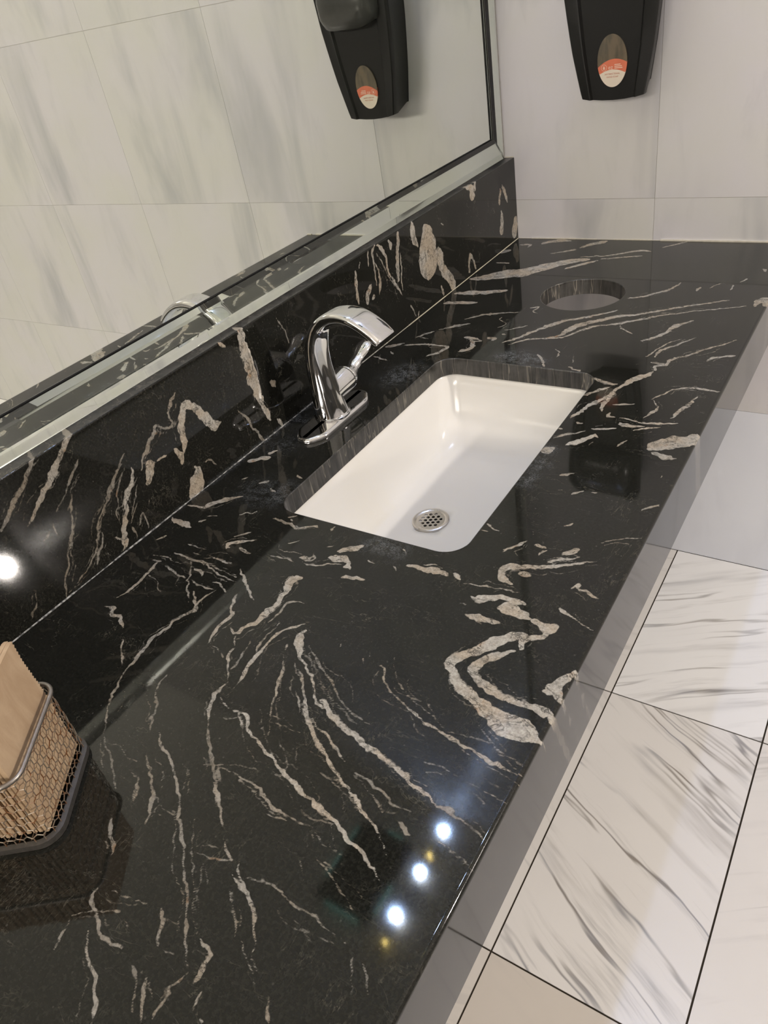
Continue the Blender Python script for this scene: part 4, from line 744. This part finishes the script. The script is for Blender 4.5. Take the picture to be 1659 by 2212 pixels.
under(link('handle_hub', me, M['chrome'], fau), fau)
me = bm_done(lathe_y([(0.0460, 0.0192), (0.0485, 0.0192)], HX, HZ, HT), 'handle_gasket')
under(link('handle_gasket', me, M['black_rubber'], fau), fau)
def lever():
    secs = [(0.0484, 0.0, 0.0196, 0.0196), (0.054, 0.0, 0.0186, 0.0186), (0.060, 0.001, 0.0150, 0.0148), (0.066, 0.002, 0.0112, 0.0108), (0.072, 0.004, 0.0098, 0.0088), (0.077, 0.0065, 0.0112, 0.0088), (0.083, 0.009, 0.0098, 0.0070), (0.090, 0.0115, 0.0100, 0.0058), (0.098, 0.0150, 0.0126, 0.0054), (0.107, 0.0188, 0.0140, 0.0050), (0.114, 0.0215, 0.0124, 0.0044), (0.1185, 0.0232, 0.0080, 0.0030), (0.120, 0.0240, 0.0024, 0.0012)]
    rings = []; n = 24
    for i, (y, dz, hx, hz) in enumerate(secs):
        a, b = secs[max(i-1, 0)], secs[min(i+1, len(secs)-1)]; s = math.atan2(b[1]-a[1], b[0]-a[0]) + HT
        yy = y*math.cos(HT) - dz*math.sin(HT); zz = y*math.sin(HT) + dz*math.cos(HT)
        rings.append([(HX + hx*math.cos(2*math.pi*k/n), FY0 + yy - hz*math.sin(2*math.pi*k/n)*math.sin(s), HZ + zz + hz*math.sin(2*math.pi*k/n)*math.cos(s)) for k in range(n)])
    bm = bmesh.new(); loft(bm, rings); return bm_done(bm, 'lever', True)
under(link('lever', lever(), M['chrome'], fau), fau)

# ------------------------------------------------------------------ soap dispenser
DX = 0.2440
dis = thing('soap_dispenser', (DX, -0.05, 0.29), 'black wall soap dispenser with an oval window and coral label on the end wall', 'soap dispenser')
DSEC = [(0.2835, 0.0580), (0.300, 0.0605), (0.324, 0.0655), (0.364, 0.0735), (0.392, 0.0775), (0.42, 0.0810), (0.46, 0.0855), (0.52, 0.0890), (0.57, 0.0890), (0.595, 0.0830), (0.603, 0.0740)]
def dfront(z): return 0.0925 + 0.10*min(0.22, max(0.0, z-0.285))
def housing():
    rings = []
    for i, (z, wd) in enumerate(DSEC):
        ip = wd*0.70; d = dfront(z)
        if i >= len(DSEC)-2: d -= 0.012
        half = [(wd*0.70, 0.0), (wd*0.71, -0.010), (wd*0.97, -(d-0.020)), (wd*1.0, -(d-0.010)), (wd*0.985, -(d-0.002)), (wd*0.96, -d), (ip*1.04, -(d+0.0010)), (ip, -(d+0.0002)), (ip*0.93, -(d-0.0052)), (ip*0.5, -(d-0.0060)), (0.0, -(d-0.0062))]
        full = half + [(-x, y) for x, y in half[-2::-1]]
        ring = []
        for x, y in full:
            zz = z
            if i == 0: zz = z + 0.0065*(x/wd)**2 + 0.016*max(0.0, (y+0.06)/0.06)
            ring.append((DX + x, y, zz))
        rings.append(ring)
    bm = bmesh.new(); loft(bm, rings); me = bm_done(bm, 'housing', True)
    me.set_sharp_from_angle(angle=math.radians(22)); return me
under(link('housing', housing(), M['black_plastic'], dis), dis)
def push_bar():
    rings = []
    for z, y0, y1, wd in ((0.456, -0.104, -0.122, 0.054), (0.459, -0.100, -0.138, 0.064), (0.476, -0.100, -0.149, 0.069), (0.51, -0.100, -0.152, 0.070), (0.545, -0.098, -0.144, 0.068), (0.575, -0.095, -0.122, 0.062), (0.580, -0.095, -0.108, 0.055)):
        n = 20; ring = []
        for k in range(n+1):
            a = math.pi*k/n; c = math.cos(a); s = math.sin(a)
            ring.append((DX + math.copysign(abs(c)**0.45, c)*wd, y0 + (y1-y0)*s**0.6, z + (0.010*abs(c)**2 if z < 0.5 else 0)))
        rings.append(ring)
    bm = bmesh.new(); loft(bm, rings); me = bm_done(bm, 'push_bar', True); me.set_sharp_from_angle(angle=math.radians(50)); return me
under(link('push_bar', push_bar(), M['lever_plastic'], dis), dis)
OVX, OVZ, OVA, OVB, OVY = 0.2440, 0.3475, 0.0268, 0.0420, -0.0945
def oval_piece(keep, y, th, name, inset=1.0):
    """part of the oval between the two boundary arcs"""
    n = 64; pts = [(OVA*inset*math.cos(2*math.pi*k/n), OVB*inset*math.sin(2*math.pi*k/n)) for k in range(n)]
    return pts
def arc_z(x, base, rise): return base + rise*(1 - (x/OVA)**2)
def oval_region(lo, hi, y, name):
    """columns across the oval, clipped to lo(x) .. hi(x); real thickness towards the housing"""
    bm = bmesh.new(); top = []; bot = []; m = 28
    for k in range(m+1):
        x = OVA*math.cos(math.pi*(1 - k/m))*0.999; e = OVB*math.sqrt(max(0.0, 1-(x/OVA)**2))
        h_, l_ = min(e, hi(x)), max(-e, lo(x))
        if h_ <= l_: h_ = l_ = max(-e, min(e, l_))
        top.append((OVX + x, y, OVZ + h_)); bot.append((OVX + x, y, OVZ + l_))
    ring = bot + top[::-1]
    a = [bm.verts.new(p) for p in ring]; b = [bm.verts.new((p[0], p[1]+0.003, p[2])) for p in ring]
    for k in range(m):
        try: bm.faces.new((a[k], a[k+1], a[2*m+1-k-1], a[2*m+1-k]))
        except ValueError: pass
    N = len(ring)
    for k in range(N): bm.faces.new((a[k], b[k], b[(k+1) % N], a[(k+1) % N]))
    bmesh.ops.remove_doubles(bm, verts=bm.verts[:], dist=1e-6)
    for v_ in bm.verts: v_.co.y -= (v_.co.z - OVZ)*0.10
    return bm_done(bm, name)
HI1 = lambda x: arc_z(x, -0.0065, 0.0095) + 0.03*(x/OVA)*0.09
HI2 = lambda x: arc_z(x, -0.0220, 0.0085)
win = under(link('viewing_window', oval_region(lambda x: HI1(x), lambda x: 1, OVY-0.0008, 'viewing_window'), M['window'], dis), dis)
lab = under(link('label', oval_region(lambda x: HI2(x), HI1, OVY-0.0010, 'label'), M['label_red'], dis), dis); tag(lab, 'coral and cream oval label')
lw = under(link('label_foot', oval_region(lambda x: -1, HI2, OVY-0.0010, 'label_foot'), M['label_white'], lab), dis); lw.parent = lab; lw.location = (0, 0, 0)
def text_mesh(body, size, name, x, z, y):
    cu = bpy.data.curves.new(name, 'FONT'); cu.body = body; cu.size = size; cu.align_x = 'CENTER'; cu.align_y = 'CENTER'; cu.extrude = 0.00008; cu.resolution_u = 3
    ob = bpy.data.objects.new(name, cu); COL.objects.link(ob)
    bpy.context.view_layer.update()
    me = bpy.data.meshes.new_from_object(ob.evaluated_get(bpy.context.evaluated_depsgraph_get()))
    bpy.data.objects.remove(ob); bpy.data.curves.remove(cu)
    me.transform(Matrix.Translation((x, y, z)) @ Matrix.Rotation(math.radians(90), 4, 'X')); me.name = name
    return me
def on_label(name, me, mat):
    for v_ in me.vertices: v_.co.y -= (v_.co.z - OVZ)*0.10
    o = link(name, me, mat, lab); o.location = (0, 0, 0); return o
TY = OVY - 0.00115
on_label('lettering', text_mesh('ez', 0.0098, 'lettering', OVX-0.0030, OVZ-0.0100, TY), M['label_pale'])
on_label('lettering', text_mesh('ANTIBACTERIAL', 0.0038, 'lettering', OVX, OVZ-0.0205, TY), M['label_ink'])
on_label('lettering', text_mesh('HAND SOAP', 0.0038, 'lettering', OVX, OVZ-0.0253, TY), M['label_ink'])
def emblem():
    bm = bmesh.new(); cx, cz = OVX-0.0150, OVZ-0.0098; n = 28
    def ringf(r0, r1, ox=0.0, oz=0.0, sz=1.0):
        a = [bm.verts.new((cx+ox + r0*math.cos(2*math.pi*k/n), TY, cz+oz + r0*sz*math.sin(2*math.pi*k/n))) for k in range(n)]
        b = [bm.verts.new((cx+ox + r1*math.cos(2*math.pi*k/n), TY, cz+oz + r1*sz*math.sin(2*math.pi*k/n))) for k in range(n)]
        for k in range(n): bm.faces.new((a[k], a[(k+1) % n], b[(k+1) % n], b[k]))
    ringf(0.0052, 0.0046)
    drop = [(0.0, 0.0032), (0.0011, 0.0012), (0.0019, -0.0006), (0.0014, -0.0024), (0.0, -0.0031), (-0.0014, -0.0024), (-0.0019, -0.0006), (-0.0011, 0.0012)]
    bm.faces.new([bm.verts.new((cx+x, TY, cz+z)) for x, z in drop])
    return bm_done(bm, 'emblem')
on_label('emblem', emblem(), M['label_pale'])
bm = bmesh.new()
for k, (a, b, z) in enumerate(((0.0042, 0.0150, -0.0060), (0.0040, 0.0175, -0.0088), (0.0040, 0.0185, -0.0116))):
    box(bm, OVX+a, OVX+b, TY, TY+0.0002, OVZ+z-0.0007, OVZ+z+0.0007)
on_label('worn_print', bm_done(bm, 'worn_print'), M['label_pale'])

# ------------------------------------------------------------------ wire basket and paper towels
E1 = Vector((0.599, -0.801, 0)); NN = Vector((0.801, 0.599, 0))
def bk(e, n, z=0.0): p = E1*e + NN*n; return (p.x, p.y, z)          # basket coordinates -> scene
EB0, EB1, NB0, NB1, ZR = 1.2665, 1.3705, -0.935, -0.6955, 0.083
bas = thing('wire_basket', bk((EB0+EB1)/2, (NB0+NB1)/2), 'rusty hexagonal wire mesh basket with grey steel rim holding paper towels on the counter', 'basket')
def bk_outline(off, r, n=6): return rrect(EB0-off, EB1+off, NB0-off, NB1+off, r, n)
bm = bmesh.new(); tube(bm, [bk(e, n, ZR) for e, n in bk_outline(0.0008, 0.016)], 0.0021, 10, True)
under(link('rim', bm_done(bm, 'rim', True), M['rim_steel'], bas), bas)
def base_frame():
    bm = bmesh.new(); o1 = bk_outline(0.0028, 0.020); o2 = bk_outline(-0.0012, 0.017)
    rings = [[bk(e, n, z) for e, n in o] for o, z in ((o2, 0.0004), (o1, 0.0004), (o1, 0.0065), (o2, 0.0078), (o2, 0.0004))]
    loft(bm, rings, False, False); bmesh.ops.remove_doubles(bm, verts=bm.verts[:], dist=1e-7)
    return bm_done(bm, 'base_frame', False)
under(link('base_frame', base_frame(), M['base_steel'], bas), bas)
def hexmesh():
    out = bk_outline(0.0, 0.017, 8); L = [0.0]
    for a, b in zip(out, out[1:] + out[:1]): L.append(L[-1] + math.dist(a, b))
    per = L[-1]
    def at(s):
        s %= per; k = max(0, int(np.searchsorted(L, s, 'right')) - 1); k = min(k, len(out)-1)
        a, b = out[k], out[(k+1) % len(out)]; t = (s-L[k])/max(1e-9, L[k+1]-L[k])
        return a[0] + (b[0]-a[0])*t, a[1] + (b[1]-a[1])*t
    bm = bmesh.new(); cw = per/round(per/0.0084); ch = 0.0090; segs = set()
    def wire(p, q, r=0.00048):
        p, q = Vector(p), Vector(q); d = (q-p).normalized(); u = d.cross(Vector((0.3, 0.5, 0.81))).normalized(); v = d.cross(u)
        ra = [bm.verts.new(p + (u*math.cos(k*math.pi/2) + v*math.sin(k*math.pi/2))*r) for k in range(4)]
        rb = [bm.verts.new(q + (u*math.cos(k*math.pi/2) + v*math.sin(k*math.pi/2))*r) for k in range(4)]
        for k in range(4): bm.faces.new((ra[k], ra[(k+1) % 4], rb[(k+1) % 4], rb[k]))
    def node(s, z):
        e, n = at(s); w_ = 0.0006*math.sin(s*900) ; return bk(e + w_, n, min(z, ZR))
    rows = int(ZR/ch) + 1
    for r_ in range(rows):
        z0 = 0.004 + r_*ch
        if z0 > ZR: break
        for c in range(int(round(per/cw))):
            s = (c + 0.5*(r_ % 2))*cw
            a, b, c2 = node(s - cw*0.5, z0), node(s, z0 + ch*0.30), node(s + cw*0.5, z0)
            wire(a, b); wire(b, c2)
            if z0 + ch*0.30 < ZR: wire(b, node(s, z0 + ch))
    # bottom net
    e = EB0 + 0.006
    while e < EB1 - 0.005:
        wire(bk(e, NB0+0.004, 0.004), bk(e, NB1-0.004, 0.004)); e += 0.0105
    n = NB0 + 0.006
    while n < NB1 - 0.005:
        wire(bk(EB0+0.004, n, 0.0048), bk(EB1-0.004, n, 0.0048)); n += 0.0105
    return bm_done(bm, 'wire_mesh', False, False)
wm = under(link('wire_mesh', hexmesh(), M['wire'], bas), bas); tag(wm, kind='stuff')
def towel_mesh(seed):
    """a folded sheet standing on its long edge: e runs across, z up, thickness along n; serrated far edge"""
    rnd = random.Random(seed); th = 0.0042; zs = []; z = 0.0; W, H = 0.0895, 0.1385
    pts = []
    k = 0
    while z < H:
        pts.append((0.0019*(k % 2) + rnd.uniform(0, 0.0008) + 0.0010*math.sin(z*70), z)); z += 0.0019; k += 1
    pts.append((0.003, H - 0.0006)); pts.append((0.010, H)); pts.append((W-0.004, H - rnd.uniform(0.0005, 0.002))); pts.append((W, H-0.006)); pts.append((W, 0.0))
    bm = bmesh.new(); rings = []
    for t, ins in ((0.0, 0.0006), (0.0006, 0.0), (th-0.0008, 0.0), (th-0.0002, 0.0006)):
        rings.append([(e + (ins if e < W/2 else -ins), t + 0.0009*math.sin(e*55 + seed) + 0.0010*(z_/H)**2*math.sin(seed*1.7), z_) for e, z_ in pts])
    loft(bm, rings, True, True)
    return bm_done(bm, 'paper_towel')
meshes = [towel_mesh(s) for s in range(4)]
rotz = math.atan2(E1.y, E1.x)                        # local x -> E1, local y -> NN
for k in range(20):
    o = link('paper_towel', meshes[k % 4], M['kraft'])
    n_ = NB1 - 0.0125 - 0.0058*k - (0.0 if k else 0.0)
    p = bk(EB0 + 0.0052 + random.uniform(-0.0012, 0.0012)*(k > 0), n_, 0.0056 - random.uniform(0, 0.003)*0)
    o.location = p; o.rotation_euler = (0, 0, rotz)
    if k == 0: tag(o, 'front brown kraft paper towel facing the sink, its serrated edge above the basket rim', 'paper towel', 'folded paper towels in the wire basket')
    else: tag(o, 'brown kraft paper towel standing in the stack behind the front towel in the wire basket', 'paper towel', 'folded paper towels in the wire basket')

# ------------------------------------------------------------------ lamps seen in the polish of the counter and the backsplash, and an added wall light
lam = thing('ceiling_lamp', (0.7, -0.42, ZC), 'dark glass ceiling lamp with teal edges beside a row of small spots', 'ceiling lamp')
def lamp_box(name, mat, *a, bevel=0.0): return under(link(name, box_mesh(name, *a, bevel=bevel), M[mat], lam), lam)
lamp_box('glass_panel', 'plate_glass', 0.555, 0.840, -0.62, -0.21, ZC-0.035, ZC-0.020, bevel=0.002)
lamp_box('mounting_box', 'black_plastic', 0.60, 0.80, -0.55, -0.28, ZC-0.020, ZC)
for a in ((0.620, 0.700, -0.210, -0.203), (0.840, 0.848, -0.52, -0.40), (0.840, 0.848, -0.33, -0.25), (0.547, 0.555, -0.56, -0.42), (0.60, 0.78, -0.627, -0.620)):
    lamp_box('edge_glint', 'teal_glint', a[0], a[1], a[2], a[3], ZC-0.036, ZC-0.018)
lamp_box('rail', 'chrome', 0.445, 0.465, -0.68, -0.05, ZC-0.014, ZC)
for name, mat, x, y, r in (('spot_bulb', 'bulb_white', 0.462, -0.092, 0.014), ('spot_bulb', 'bulb_white', 0.455, -0.314, 0.021), ('spot_bulb', 'bulb_white', 0.447, -0.530, 0.020), ('amber_bulb', 'bulb_amber', 0.466, -0.214, 0.010), ('amber_bulb', 'bulb_amber', 0.446, -0.638, 0.010)):
    bm = bmesh.new(); bmesh.ops.create_uvsphere(bm, u_segments=20, v_segments=12, radius=r, matrix=Matrix.Translation((x, y, ZC-0.030)))
    under(link(name, bm_done(bm, name, True), M[mat], lam), lam)
wsp = thing('wall_spot_lamp', (SCN.x, 0.0, SCN.z), 'swivelling white spot lamp high on the end wall, reflected in the backsplash', 'wall lamp')
rot = SCD.to_track_quat('-Z', 'Y').to_matrix().to_4x4(); place = Matrix.Translation(SCN) @ rot
def lathe(prof, mat_, n=32, cap0=False, cap1=False):
    bm = bmesh.new(); loft(bm, [[mat_ @ Vector((r*math.cos(2*math.pi*k/n), r*math.sin(2*math.pi*k/n), z)) for k in range(n)] for r, z in prof], cap0, cap1); return bm
under(link('lamp_head', bm_done(lathe([(0.058, 0.0), (0.064, -0.002), (0.066, 0.02), (0.060, 0.07), (0.035, 0.095), (0.012, 0.10)], place, cap1=True), 'lamp_head', True), M['paint'], wsp), wsp)
tip = place @ Vector((0, 0, 0.095)); bm = bmesh.new(); tube(bm, [tip, (tip.x, -0.03, tip.z + 0.01), (tip.x, -0.004, tip.z + 0.01)], 0.008, 12)
under(link('arm', bm_done(bm, 'arm', True), M['chrome'], wsp), wsp)
under(link('wall_plate', box_mesh('wall_plate', tip.x-0.04, tip.x+0.04, -0.010, 0.0, tip.z-0.03, tip.z+0.05, bevel=0.003), M['paint'], wsp), wsp)
t = thing('added_wall_light', (1.3, YEND, 1.35), 'long white added light, out of view on the wall behind the photographer', 'wall light')  # body for the added fill, no such lamp in view
under(link('housing', box_mesh('housing', 0.38, 2.22, YEND, YEND+0.07, 1.155, 1.545, bevel=0.004), M['paint'], t), t)

for o in ROOTS: o.location.z += Z0
